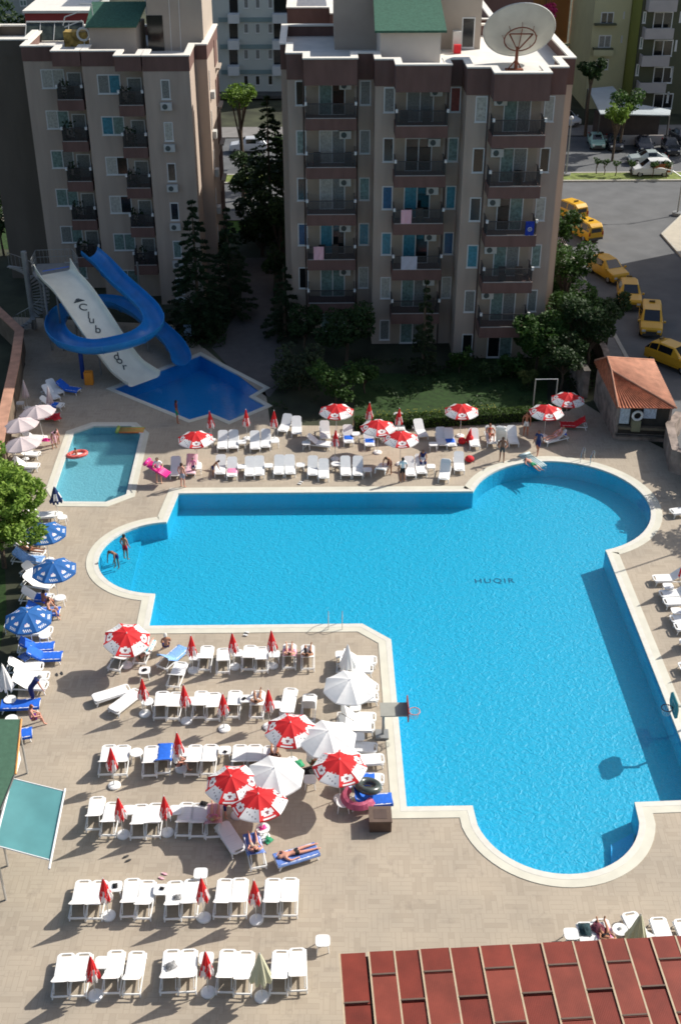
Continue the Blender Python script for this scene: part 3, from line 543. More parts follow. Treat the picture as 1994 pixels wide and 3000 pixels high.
def window(par,x0,x1,z0,z1,Y,pane=None,mull=0,face=-1,depth=.05,fw=.07):
    m=MB(); y0,y1=Y-depth,Y+.01
    for a,b,c,d in ((x0,x0+fw,z0,z1),(x1-fw,x1,z0,z1),(x0+fw,x1-fw,z0,z0+fw),(x0+fw,x1-fw,z1-fw,z1)): m.box(a,y0,c,b,y1,d)
    for k in range(mull):
        xm=x0+(x1-x0)*(k+1)/(mull+1); m.box(xm-fw*.45,y0-.004,z0+fw,xm+fw*.45,y1,z1-fw)
    m.box(x0-.04,y0-.05,z0-.05,x1+.04,y1,z0-.002)
    w=m.build('window',M_frame,par); ps=pane if isinstance(pane,(list,tuple)) else [pane]*(mull+1)
    for k in range(mull+1):
        a=x0+(x1-x0)*k/(mull+1)+fw*.6; b=x0+(x1-x0)*(k+1)/(mull+1)-fw*.6
        MB().box(a,Y-.022,z0+fw*.9,b,Y-.012,z1-fw*.9).build('pane',ps[k] or random.choice(PANES),w)
    return w
def acunit(par,x,Y,z):
    m=MB(); m.box(x-.42,Y-.36,z-.27,x+.42,Y-.06,z+.27); m.box(x-.36,Y-.06,z-.3,x-.3,Y,z-.2); m.box(x+.3,Y-.06,z-.3,x+.36,Y,z-.2)
    o=m.build('air_conditioner',M_ac,par); MB().cone((x-.1,Y-.385,z),(x-.1,Y-.361,z),.2,.2,14).build('fan',M_fan,o); return o
def balcony(par,x0,x1,Yb,Yw,zt,side='r',ac=True,stuff=0):
    "slab, solid brown front, dark railing with a pale rail under it"
    m=MB(); m.box(x0,Yb,zt-.8,x1,Yb+.12,zt); m.box(x0,Yb+.12,zt-.8,x0+.12,Yw,zt); m.box(x1-.12,Yb+.12,zt-.8,x1,Yw,zt); m.box(x0+.12,Yb+.12,zt-.8,x1-.12,Yw,zt-.16)
    b=m.build('balcony',M_brown,par)
    MB().box(x0+.06,Yb-.03,zt+.004,x1-.06,Yb+.09,zt+.05).build('ledge',mat('ledge',(.40,.38,.36),.7,.05,2),b)
    m=MB(); n=int((x1-x0)/.095)
    for k in range(n+1):
        x=x0+.1+(x1-x0-.2)*k/n; m.box(x-.022,Yb+.01,zt+.05,x+.022,Yb+.045,zt+.98)
    for s in (x0+.05,x1-.09):
        for k in range(9): y=Yb+.05+(Yw-Yb-.1)*k/9; m.box(s,y,zt+.004,s+.035,y+.045,zt+.98)
    m.box(x0+.05,Yb-.005,zt+.98,x1-.05,Yb+.06,zt+1.03); m.box(x0+.05,Yb+.06,zt+.98,x0+.1,Yw,zt+1.03); m.box(x1-.1,Yb+.06,zt+.98,x1-.05,Yw,zt+1.03)
    m.build('railing',M_rail,b)
    for s in (x0-.02,x1-.14): MB().box(s,Yb-.06,zt+.9,s+.16,Yb+.12,zt+1.12).build('lamp',M_frame,b)  # white knobs on the railing ends, no lamps
    if stuff:
        for q in range(stuff):
            x=U(x0+.5,x1-.5); m=MB(); m.box(x-.25,Yb+.6,zt-.14,x+.25,Yb+1.0,zt+.35); m.box(x-.25,Yb+.95,zt+.35,x+.25,Yb+1.0,zt+.85); m.build('chair',random.choice([M_dgrey,M_rail,mat('balcony_wicker',(.12,.09,.07),.8,.2,8)]),b)
    return b
def parapet(par,poly,zb,zt,zr,name='parapet',band=M_brown,cap=M_cap,w=.42):
    o=offset(poly,.03); i_=offset(poly,-.28); n=len(poly); m=MB()
    m.add([(p[0],p[1],zb) for p in o]+[(p[0],p[1],zt) for p in o]+[(p[0],p[1],zt) for p in i_]+[(p[0],p[1],zr-.3) for p in i_]+[(p[0],p[1],zb) for p in poly],
       [f for k in range(n) for j in ((k+1)%n,) for f in ((k,j,n+j,n+k),(3*n+k,2*n+k,2*n+j,3*n+j),(4*n+k,4*n+j,j,k))])
    b=m.build('parapet',band,par)
    o=offset(poly,.09); i_=offset(poly,-w); m=MB()
    m.add([(p[0],p[1],zt+.006) for p in o]+[(p[0],p[1],zt+.10) for p in o]+[(p[0],p[1],zt+.10) for p in i_]+[(p[0],p[1],zt-.02) for p in i_],
       [f for k in range(n) for j in ((k+1)%n,) for f in ((k,j,n+j,n+k),(n+k,n+j,2*n+j,2*n+k),(2*n+k,2*n+j,3*n+j,3*n+k),(k,3*n+k,3*n+j,j)[::-1])])
    m.build('cap',cap,b)
    m=MB(); pl=[Vector((p[0],p[1],0)) for p in offset(poly,-.25)]; tr=geometry.tessellate_polygon([pl]); m.add([(p.x,p.y,zr) for p in pl],[t if (pl[t[1]]-pl[t[0]]).cross(pl[t[2]]-pl[t[0]]).z>0 else t[::-1] for t in tr])
    m.build('roof_deck',M_roofw,par)
def solid(par,name,poly,z0,z1,mt,top=True):
    n=len(poly); m=MB(); area=sum(poly[i][0]*poly[(i+1)%n][1]-poly[(i+1)%n][0]*poly[i][1] for i in range(n))
    if area<0: poly=poly[::-1]
    m.add([(p[0],p[1],z0) for p in poly]+[(p[0],p[1],z1) for p in poly],[(k,(k+1)%n,n+(k+1)%n,n+k) for k in range(n)])
    if top:
        pl=[Vector((p[0],p[1],0)) for p in poly]; tr=geometry.tessellate_polygon([pl]); m.add([(p.x,p.y,z1) for p in pl],[t if (pl[t[1]]-pl[t[0]]).cross(pl[t[2]]-pl[t[0]]).z>0 else t[::-1] for t in tr])
    return m.build(name,mt,par)
# ---- the block on the right
B1=thing('apartment_building','beige six storey apartment block with brown balconies and a huge roof dish','building',(7,88,0)); B1o=Vector((7,88,0))
class Shift:  # build parts in world coordinates under a root at the building's base
    pass
def rooted(root,f):
    before=set(o.name for o in bpy.data.objects); f()
    for o in bpy.data.objects:
        if o.name not in before and o.parent==root: o.location=o.location-root.location
def build_right():
    wallp=[(-1.9,86.8),(4.15,86.8),(4.15,84.6),(10.1,84.6),(10.1,81.8),(16.65,81.8),(16.65,84.8),(17.7,84.8),(17.7,98),(-2.4,98),(-2.4,90.2),(-1.9,90.2)]
    bandp=[(-1.9,86.8),(-.7,86.8),(-.7,84.9),(2.9,84.9),(2.9,86.8),(4.15,86.8),(4.15,84.6),(5.45,84.6),(5.45,82.7),(9.07,82.7),(9.07,84.6),(10.1,84.6),(10.1,81.8),(11.65,81.8),(11.65,80),(15.25,80),(15.25,81.8),(16.65,81.8),(16.65,84.8),(17.7,84.8),(17.7,98),(-2.4,98),(-2.4,90.2),(-1.9,90.2)]
    solid(B1,'wall',wallp,-.2,19.4,M_wall,False)
    parapet(B1,bandp,19.0,20.7,19.95)
    cur={(0,0,0):M_glass,(0,3,0):M_gdb,(0,3,1):M_gblue,(1,2,0):M_gdb,(1,2,1):M_gblue,(1,3,0):M_gblue,(1,3,1):M_gdb,(2,3,0):M_gblue,(2,0,0):M_gwh,(1,0,1):M_gred,(2,1,1):M_glass,(2,2,0):M_glass,(0,4,0):M_glass,(1,4,0):M_gwh,(0,2,1):M_gcur}
    drs={(0,0):(M_gcur,M_glass),(0,1):(M_gwh,M_gridc),(0,2):(M_gwh,M_gridc),(0,3):(M_gblue,M_glass),(0,4):(M_gcur,M_gcur),(1,0):(M_gridc,M_gridc),(1,1):(M_glass,M_glass),(1,2):(M_gblue,M_glass),(1,3):(M_gblue,M_glass),(2,2):(M_glass,M_gcur),(2,5):(M_glass,M_gcur)}
    for bi,(Yw,Yb,wl,wr,dx,bx) in enumerate(((86.8,84.9,(-1.35,-.62),(3.18,3.95),(.29,2.15),(-.68,2.9)),(84.6,82.7,(4.75,5.5),(9.3,10.03),(6.3,8.19),(5.47,9.05)),(81.8,80.0,(10.71,11.5),(15.3,16.0),(12.6,14.44),(11.68,15.22)))):
        solid(B1,'balcony_wall',[(bx[0]+.12,Yw-.02),(bx[1]-.12,Yw-.02),(bx[1]-.12,Yw+.05),(bx[0]+.12,Yw+.05)],0,19.0,M_bwall)
        for k in range(6):
            zt=18.93-3.4*k
            if k<5 or bi!=0: window(B1,wl[0],wl[1],max(.3,zt-1.68),zt,Yw,cur.get((bi,k,0)))
            if k<5: window(B1,wr[0],wr[1],max(.3,zt-1.68),zt,Yw,cur.get((bi,k,1)))
            window(B1,dx[0],dx[1],max(.05,zt-2.35),zt,Yw-.02,list(drs.get((bi,k),(M_gcur,M_gridc))),1)
            if k<5:
                balcony(B1,bx[0],bx[1],Yb,Yw,16.77-3.4*k,stuff=[0,2][(bi+k)%2])
                acunit(B1,(bx[1]-.75) if bi<2 else bx[0]+.65,Yw-.1,zt-.25)
    # laundry and towels over railings
    for n_,(x,w,k,bi,mm) in dict(a=(-.2,.75,3,0,M_pinkp),b=(6.0,.75,2,1,M_pinkp),c=(6.1,1.15,3,1,stripes('checked_white_cloth',(.70,.70,.72),(.30,.32,.45),9)),d=(14.4,.6,2,2,mat('royal_blue_flag',(.01,.04,.35),.8,.2,5))).items():
        Yb=(84.9,82.7,80.0)[bi]; z=17.8-3.4*k; m=MB()
        P=[[(x+w*u/6,Yb-.04-.02*math.sin(u*2+v),z-1.0*v/5) for u in range(7)] for v in range(6)]; m.grid(P,flip=True); m.grid([[(a,b+.01,c) for a,b,c in r] for r in P]); m.build('hanging_towel',mm,B1)
    if True: # emblem on the blue cloth: a pale ring
        m=MB(); m.tube([(14.7+.13*math.cos(a),79.93,10.45+.13*math.sin(a)) for a in [k*PI/6 for k in range(12)]],.025,4,closed=True); m.ball((14.7,79.93,10.45),.05,6,4); m.build('emblem',M_frame,B1)
    # downpipes
    for x,y in ((-.8,86.75),(9.15,84.5),(11.55,81.72),(3.02,86.72)): MB().cone((x,y,0),(x,y,19),.05,.05,6).build('downpipe',mat('pipe_brown',(.10,.07,.06),.6,.1,2),B1)
    # roof structures
    z=19.95
    a=G(980,146,z); b=G(1408,150,z); top=24.2
    solid(B1,'penthouse',[(a.x,a.y),(b.x,a.y),(b.x,a.y+7),(a.x,a.y+7)],z,top,M_pent); 
    MB().box(a.x-.2,a.y-.2,top+.004,b.x+.2,a.y+7.2,top+.25).build('penthouse_cap',M_cap,B1)
    d0=G(1348,143,z); window(B1,d0.x,d0.x+.95,z+.1,z+2.2,a.y,M_glass)
    c=G(1112,187,z); d=G(1288,187,z); solid(B1,'stair_hut',[(c.x,c.y),(d.x,c.y),(d.x,a.y),(c.x,a.y)],z,z+2.3,mat('stair_hut_render',(.60,.55,.49),.85,.04,1))
    m=MB(); x0,x1=c.x-.4,d.x+.35; m.add([(x0,c.y-.45,z+2.25),(x1,c.y-.45,z+2.25),(x1-.1,a.y,z+3.9),(x0+.1,a.y,z+3.9),(x0,c.y-.45,z+2.1),(x1,c.y-.45,z+2.1),(x1-.1,a.y,z+3.7),(x0+.1,a.y,z+3.7)],[(0,1,2,3),(4,5,1,0),(7,6,5,4),(1,5,6,2),(4,0,3,7)]); m.build('hut_roof',M_roofg,B1)
    e=G(1385,230,z+1); 
    m=MB(); f=G(1335,150,z); m.box(f.x-.3,f.y-.3,z,f.x+.3,f.y+.3,z+1.4,0); m.build('roof_cabinet',M_ac,B1)
    m=MB(); m.box(f.x-.25,f.y-1.0,z,f.x+.25,f.y-.6,z+.6); m.build('red_crate',M_red,B1)
    # small aerials
    for px,py in ((1047,140),(1292,140)):
        f=G(px,py,z); m=MB(); m.tube([(f.x,f.y,z),(f.x,f.y,z+1.2)],.04,5); m.cone((f.x,f.y-.1,z+1.2),(f.x-.1,f.y-.3,z+1.35),.05,.4,12); m.build('small_dish',M_frame,B1)
rooted(B1,build_right)
# satellite dish: seen from its back, ring mount and pole
def dish():
    p=G(1509,205,19.95); t=thing('satellite_dish','huge pale satellite dish on a rusty pole on the flat roof','dish',p)
    Rr=2.42; C=Vector((.25,1.25,2.35)); nrm=Vector((-.02,1,.75)).normalized(); ax=nrm.orthogonal().normalized(); ax=Vector((1,0,0)); ay=nrm.cross(ax).normalized()
    m=MB(); P=[]; K=9; N=48
    for i in range(K+1):
        s=i/K; P.append([tuple(C+ax*(Rr*s*math.cos(2*PI*k/N))+ay*(Rr*s*math.sin(2*PI*k/N))+nrm*(.62*s*s-.62+.0)) for k in range(N+1)])
    m.grid(P); m.grid([[tuple(Vector(q)+nrm*.03) for q in r] for r in P],flip=True); m.build('reflector',mat('dish_paint',(.66,.66,.60),.5,.08,1.2,trans=.12),t,smooth=True)
    m=MB(); m.tube([tuple(C+ax*(Rr*math.cos(2*PI*k/N))+ay*(Rr*math.sin(2*PI*k/N))) for k in range(N)],.05,5,closed=True)
    m.build('rim',M_ac,t)
    rust=mat('rust_paint',(.20,.06,.03),.8,.35,5); m=MB(); C2=C-nrm*.8
    m.tube([tuple(C2+ax*(1.08*math.cos(2*PI*k/24))+ay*(1.08*math.sin(2*PI*k/24))) for k in range(24)],.045,5,closed=True)
    m.tube([tuple(C2+ay*.95),tuple(C2-ay*.95)],.035,5); m.tube([tuple(C2-ax*.8-ay*.5),(.05,.1,1.25),tuple(C2+ax*.8-ay*.5)],.06,5); m.tube([tuple(C2-ax*.8-ay*.5),tuple(C2+ax*.8-ay*.5)],.05,5)
    for k in range(8): a=2*PI*k/8; m.tube([tuple(C2+ax*(1.08*math.cos(a))+ay*(1.08*math.sin(a))),tuple(C+ax*(1.2*math.cos(a))+ay*(1.2*math.sin(a))-nrm*.42)],.022,4)
    m.build('ring_mount',rust,t)
    m=MB(); m.cone((0,0,.02),(.02,.05,1.5),.13,.10,8); m.tube([(-.55,-.1,.05),(0,0,.7)],.05,5); m.tube([(.4,.5,.05),(0,0,.7)],.05,5); m.box(-.7,-.25,0,.5,.25,.08); m.build('pole',rust,t)
dish()
# ---- the block on the left
B2=thing('apartment_building','beige apartment block behind the water slides with a sunlit right flank','building',(-16,98,0))
def build_left():
    wallp=[(-22.4,96.9),(-17.55,96.9),(-17.55,94.9),(-12.75,94.9),(-12.75,93),(-9.27,93),(-9.27,97.3),(-8.3,97.3),(-8.1,106),(-22.4,106)]
    bandp=[(-22.4,96.9),(-19.72,96.9),(-19.72,94.9),(-17.65,94.9),(-17.65,96.9),(-17.5,96.9),(-17.5,94.9),(-14.75,94.9),(-14.75,93),(-12.85,93),(-12.85,94.9),(-12.7,94.9),(-12.7,93),(-9.27,93),(-9.27,97.3),(-8.3,97.3),(-8.1,106),(-22.4,106)]
    solid(B2,'wall',wallp,-.2,18.7,M_wall,False); parapet(B2,bandp,18.35,19.4,18.7)
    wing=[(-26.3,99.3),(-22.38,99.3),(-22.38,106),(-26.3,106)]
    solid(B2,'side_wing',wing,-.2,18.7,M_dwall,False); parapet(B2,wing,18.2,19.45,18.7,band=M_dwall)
    for k in range(6):
        zt=17.76-3.1*k
        if k<6:
            window(B2,-21.15,-19.35,zt-1.42,zt,96.9,[(M_gwh,M_gwh),(M_gwh,M_gcur),(M_gcur,M_gridc),(M_gcur,M_gcur),(M_gridc,M_gcur),(M_gcur,M_gcur)][k],1)
            window(B2,-16.5,-14.75,zt-1.42,zt,94.9,[(M_gridc,M_gblue),(M_gblue,M_gcur),(M_gwh,M_glass),(M_gwh,M_glass),(M_gcur,M_gcur),(M_gcur,M_gcur)][k],1)
            window(B2,-11.48,-10.8,zt-1.42,zt,93.0,[M_gridc,M_gwh,M_glass,M_glass,M_gcur,M_gcur][k]); acunit(B2,-11.15,93.0,zt-1.9)
        if k<5:
            z=15.88-3.14*k
            balcony(B2,-19.72,-17.7,94.9,96.9,z,stuff=1); balcony(B2,-14.75,-12.85,93.0,94.9,z,stuff=1)
            for x,Y in ((-19.2,95.5),(-14.2,93.6)):
                m=MB()
                for q in range(60):
                    c=Vector((x+U(-.4,.5),Y+U(-.3,.3),z-.1+U(0,1.5))); r=.12; a,b=Vector((U(-1,1),U(-1,1),U(-1,1))).normalized()*r,Vector((U(-1,1),U(-1,1),U(-1,1))).normalized()*r; m.add([c-a,c-b,c+a,c+b],[(0,1,2,3)])
                m.build('balcony_plant',leafmat('balcony_leaves',(.015,.03,.012),(.03,.06,.02)),B2)
            for x,Y in ((-18.6,96.9),(-13.7,94.9)): window(B2,x-.55,x+.55,z-.6,z+1.65,Y-.01,[M_glass,M_bwall][k%2] if False else M_gridc)
    # flank: air conditioners, little windows, slabs
    for k in range(6):
        z=15.4-3.1*k
        m=MB(); m.box(-8.27,98.4,z-.28,-7.95,99.25,z+.28); m.build('air_conditioner',M_ac,B2)
        m=MB(); m.box(-8.27,98.0,z+.5,-8.21,98.1,z+2.0); m.build('downpipe',M_frame,B2)
        m=MB(); m.box(-8.2,103.4,z+.95,-7.8,105.6,z+1.1); m.build('balcony',M_pent,B2)
        m=MB(); m.box(-8.19,102.7,z+1.3,-8.1,105.4,z+3.4); m.build('shutter',M_brown,B2)
    # roof: penthouse, shed with green roof, ladder
    z=18.7; a=G(440,149,z); b=G(648,140,z)
    solid(B2,'penthouse',[(a.x,a.y),(-8.6,a.y),(-8.4,106),(a.x-1,106)],z,24.5,M_pent)
    MB().box(a.x-.1,a.y-.05,z,a.x+1.15,a.y+.02,z+2.6).build('doorway_shade',M_glass,B2)  # dark panel without glass, shade of the open door put into colour
    m=MB(); lx=G(505,145,z); 
    for s in (0,.75): m.tube([(lx.x+s*1.0,lx.y-.5,z),(lx.x+s+.1,a.y-.1,24.8)],.03,4)
    for k in range(14): m.tube([(lx.x+.02*k/3,lx.y-.5+.5*k/14,z+.3+k*.42),(lx.x+.75+.02*k/3,lx.y-.5+.5*k/14,z+.3+k*.42)],.02,4)
    m.build('ladder',M_frame,B2)
    c=G(268,158,z); d=G(402,158,z); yb=c.y+3.2
    solid(B2,'roof_shed',[(c.x,c.y),(d.x,c.y),(d.x+.35,yb),(c.x,yb)],z,z+2.05,mat('shed_render',(.42,.36,.30),.85,.05,1))
    m=MB(); m.add([(c.x-.2,c.y-.35,z+2.05),(d.x+.15,c.y-.35,z+2.05),(d.x+.7,yb,z+3.3),(c.x-.1,yb,z+3.3),(c.x-.2,c.y-.35,z+1.95),(d.x+.15,c.y-.35,z+1.95),(d.x+.7,yb,z+3.2),(c.x-.1,yb,z+3.2)],[(0,1,2,3),(4,5,1,0),(1,5,6,2),(7,6,5,4),(4,0,3,7)]); m.build('shed_roof',M_roofg,B2)
    # solar panels, tank and aerial dish
    p=G(75,125,z); m=MB()
    m.add([(p.x,p.y,z+.2),(p.x+4.6,p.y,z+.2),(p.x+4.6,p.y+1.3,z+1.3),(p.x,p.y+1.3,z+1.3)],[(0,1,2,3)]); m.add([(p.x,p.y+.03,z+.14),(p.x+4.6,p.y+.03,z+.14),(p.x+4.6,p.y+1.33,z+1.24),(p.x,p.y+1.33,z+1.24)],[(3,2,1,0)])
    o=m.build('solar_panel',mat('solar_glass',(.04,.05,.04),.2,.5,2,spec=.6),B2); m=MB()
    for k in range(5): x=p.x+4.6*k/4; m.tube([(x,p.y-.02,z+.2),(x,p.y+1.3,z+1.33),(x,p.y+1.3,z)],.035,4)
    m.tube([(p.x,p.y+1.3,z+1.36),(p.x+4.6,p.y+1.3,z+1.36)],.08,6); m.build('panel_frame',M_ac,o)
    q=G(245,100,z+1.4); m=MB(); m.tube([(q.x+.45*math.cos(k*PI/8),q.y-.05,q.z+.45*math.sin(k*PI/8)) for k in range(16)],.09,5,closed=True); m.tube([(q.x,q.y,z),(q.x,q.y,q.z-.4)],.04,4); m.build('tank_ring',M_ac,B2)
    m=MB()
    for (x0,y0,x1,y1) in ((185,75,190,50),(190,50,232,35),(190,80,240,60),(232,12,268,12),(268,12,272,45)): A,Bb=atY(x0,y0,q.y+.5),atY(x1,y1,q.y+.5); m.tube([A,Bb],.05,4)
    m.build('roof_pipework',M_ac,B2)
    r=G(225,135,z); m=MB(); m.box(r.x-.9,r.y-.3,z,r.x+.9,r.y+.9,z+1.1); m.build('roof_clutter',mat('clutter_yellow',(.28,.19,.05),.9,.9,2.2),B2)
rooted(B2,build_left)
# ================================================================ BACKGROUND BUILDINGS
def bg_block(name,label,x0,x1,y0,y1,h,wallm,feat,loc=None):
    t=thing(name,label,'building',((x0+x1)/2,(y0+y1)/2,0),0,None)
    def f():
        solid(t,'wall',[(x0,y0),(x1,y0),(x1,y1),(x0,y1)],-.3,h,wallm); MB().box(x0-.2,y0-.2,h+.004,x1+.2,y1+.2,h+.3).build('roof_edge',M_cap,t)
        feat(t)
    rooted(t,f); return t
M_wa=mat('pale_apartment_render',(.50,.53,.49),.9,.05,.3); M_wt=mat('teal_band',(.22,.30,.30),.8,.05,1)
def f_white(t):
    Y=168
    for cx in (721,755,792):
        for cy in (10,83,159,235):
            a=atY(cx-6,cy+14,Y); b=atY(cx+6,cy-14,Y); window(t,a.x,b.x,a.z,b.z,Y,M_gridc if cy<200 else M_glass,fw=.06)
    for cy in (57,136,210): z=atY(750,cy,Y).z; MB().box(-12.5,Y-.12,z-.3,-2,Y,z+.25).build('band',M_wt,t)
    for k,cy in enumerate((55,132,208)):
        for xa,xb in ((668,700),(798,845+25*(k==0))):
            a=atY(xa,cy+14,Y-1.6); b=atY(xb,cy-12,Y-1.6); m=MB(); m.box(a.x,Y-1.6,a.z,b.x,Y,b.z); m.build('balcony',mat('balcony_white',(.60,.62,.62),.8,.04,1),t)
            MB().box(a.x+.2,Y-.05,b.z+.01,b.x-.2,Y-.01,b.z+2.1).build('balcony_door',M_glass,t)
    z=atY(740,268,Y).z; MB().box(-14,Y-2.5,z-.4,0,Y,z).build('shop_canopy',M_dgrey,t)
bg_block('apartment_building','pale grey apartment house with white balconies seen between the two beige blocks',-22,6,168,182,20,M_wa,f_white)
def facadeblock(name,label,x0,x1,y0,y1,h,wm,wins,bal=[],Yf=None,frame=None):
    def f(t):
        for (xa,ya,xb,yb,pm) in wins:
            a=atY(xa,yb,y0); b=atY(xb,ya,y0); window(t,a.x,b.x,a.z,b.z,y0,pm,1 if (xb-xa)>16 else 0,fw=.12)
        for (xa,ya,xb,yb,bm,pr) in bal:
            a=atY(xa,yb,y0-pr); b=atY(xb,ya,y0-pr); m=MB(); m.box(a.x,y0-pr,a.z,b.x,y0-pr+.15,b.z); m.box(a.x,y0-pr+.15,a.z,b.x,y0,a.z+.2); m.box(a.x,y0-pr+.15,a.z+.2,a.x+.15,y0,b.z); m.build('balcony',bm,t)
    return bg_block(name,label,x0,x1,y0,y1,h,wm,f)
CR=lambda x,y:(1640+x*.2258,y*.2258)
def w4(x0,y0,x1,y1,m): a,b=CR(x0,y0),CR(x1,y1); return (a[0],a[1],b[0],b[1],m)
def b4(x0,y0,x1,y1,m,p): return w4(x0,y0,x1,y1,m)+(p,)
M_yel=mat('pale_yellow_render',(.52,.50,.30),.9,.06,.5); M_or=mat('orange_render',(.42,.17,.05),.9,.08,.5); M_ol=mat('dark_olive_render',(.10,.105,.065),.9,.06,.5); M_yg=mat('yellow_green_render',(.24,.26,.06),.9,.06,.5); M_gb=mat('grey_balcony',(.42,.39,.38),.8,.05,1)
xa=atY(1727,150,160).x; xb=atY(1833,150,160).x
facadeblock('apartment_building','pale yellow apartment house between orange and olive ones',xa,xb,160,174,24,M_yel,[w4(515,155,700,310,M_glass),w4(485,455,665,620,M_gridc),w4(455,765,630,905,M_glass),w4(810,150,840,240,M_glass),w4(780,460,810,550,M_glass)],[b4(450,310,735,335,M_ol,.7),b4(430,625,690,655,M_ol,.7),b4(430,650,690,730,M_yel,.9)])
xo=atY(1640,100,174).x
facadeblock('apartment_building','orange apartment house right behind the satellite dish',xo-10,xa-.3,174,186,24,M_or,[w4(140,90,240,220,M_gcur),w4(105,360,250,560,M_glass),w4(290,60,360,220,M_glass)],[b4(30,570,230,600,M_yel,1.2),b4(280,240,380,330,M_ol,1),b4(230,500,330,600,M_yel,1.2)])
xl=atY(1866,150,157).x
if True:
    W4=[];B4=[]
    for (ya,yb) in ((150,375),(515,730),(865,1080),(1210,1410)): W4.append(w4(1190,ya,1470,yb,M_glass))
    for (x,y) in ((1060,150),(1020,480),(970,830),(920,1180)): W4.append(w4(x,y,x+60,y+150,M_gcur))
    for (x,y) in ((1475,520),(1420,860),(1370,1190),(1535,150)): W4.append(w4(x,y,x+45,y+140,M_glass))
    for (x0,ya,x1,yb) in ((1140,0,1530,155),(1090,370,1480,510),(1050,725,1425,865),(1010,1075,1380,1210)): B4.append(b4(x0,ya,x1,yb,M_gb,1.6))
    t_=facadeblock('apartment_building','dark olive apartment house with grey balconies at the right edge',xl,xl+26,157,173,26,M_ol,W4,B4)
    rooted(t_,lambda:solid(t_,'gable_wall',[(xb+.05,159.3),(xl-.05,157.3),(xl-.05,173),(xb+.05,173)],0,26,M_yg))
# dark maroon house behind the right block, terrace house top left
facadeblock('house','maroon walled house behind the roof dish',atY(1410,20,150).x,atY(1560,20,150).x,150,160,atY(1480,-30,150).z,mat('maroon_render',(.16,.09,.075),.9,.08,.5),[])
B3=thing('apartment_building','third beige block with brown parapet hidden behind the right one','building',(6,112,0))
def build_third():
    fp=[(-2.2,107.2),(1.4,107.2),(1.4,104.2),(5.4,104.2),(5.4,101.2),(14.5,101.2),(14.5,120),(-2.2,120)]
    solid(B3,'wall',fp,-.2,19.4,M_wall,False); parapet(B3,fp,18.9,20.5,19.7)
    for k in range(6): window(B3,-1.2,-.3,17.2-3.4*k if k<5 else .3,18.8-3.4*k if k<5 else 1.8,107.2,M_gridc)
    p=atY(905,22,109); m=MB(); m.add([(p.x-1.2,108.6,19.75),(p.x+1.6,108.6,19.75),(p.x+1.4,109.4,21.2),(p.x-.9,109.4,21.4)],[(0,1,2,3)]); m.add([(p.x-1.2,108.65,19.7),(p.x+1.6,108.65,19.7),(p.x+1.4,109.45,21.15),(p.x-.9,109.45,21.35)],[(3,2,1,0)]); m.build('white_sheet',M_pl,B3)
rooted(B3,build_third)
facadeblock('house','pale house at the top left beyond the dark trees',-62,-34,205,215,15,mat('pale_house_render',(.36,.38,.37),.9,.08,.5),[(60,0,78,18,M_gcur),(120,2,136,16,M_glass)])
facadeblock('house','red walled house at the top left beside the roof panels',-36,-28,160,170,atY(170,38,160).z,mat('red_house_render',(.30,.05,.045),.9,.08,.5),[])
facadeblock('apartment_building','tall plain block outside the right edge shading the taxi street',41,62,88,108.6,22,M_wa,[])
# café with a pale sheet roof, stall
def cafe():
    t=thing('street_cafe','low street café with a pale sheet metal roof below the olive house','café',G(1850,345))
    def f():
        P=[G(x,y,3.6) for x,y in ((1721,262),(1793,255),(1836,302),(1963,325),(1960,340),(1757,336))]; z=3.6; m=MB(); m.prism([(p.x,p.y) for p in P][::-1],z,z+.12); m.build('roof',mat('sheet_roof',(.48,.53,.55),.5,.1,.6),t)
        for p in P: MB().cone((p.x,p.y+.2,0),(p.x,p.y+.2,z),.08,.08,6).build('post',M_dgrey,t)
        a=P[5]; b=P[4]; MB().box(a.x,a.y+.4,0,b.x,a.y+.6,1.1).build('counter',M_gb,t); MB().box(a.x,a.y+3,0,b.x,a.y+3.2,3.4).build('back_wall',mat('cafe_wall',(.06,.05,.05),.9,.2,1),t)
    rooted(t,f)
cafe()
def stall():
    a=G(1680,262); b=G(1806,262); t=thing('market_kiosk','pale blue and white market kiosk in front of the yellow house','kiosk',a)
    def f():
        m=MB(); m.box(a.x,a.y,0,b.x,a.y+3,2.6); m.build('body',mat('kiosk_blue',(.20,.34,.38),.7,.6,1.5),t); m=MB(); m.box(a.x-.3,a.y-1,2.7,b.x-2.5,a.y+3.2,2.9); m.build('roof',mat('kiosk_roof',(.42,.50,.50),.7,.1,1),t)
        m=MB(); m.box(b.x-2.3,a.y-1,2.2,b.x+.4,a.y+2,3.4); m.build('blue_awning',mat('kiosk_awning',(.02,.22,.45),.7,.1,1),t); MB().box(b.x-3.1,a.y-1.2,0,b.x-2.5,a.y-.9,3.4).build('red_panel',M_red,t)
    rooted(t,f)
stall()
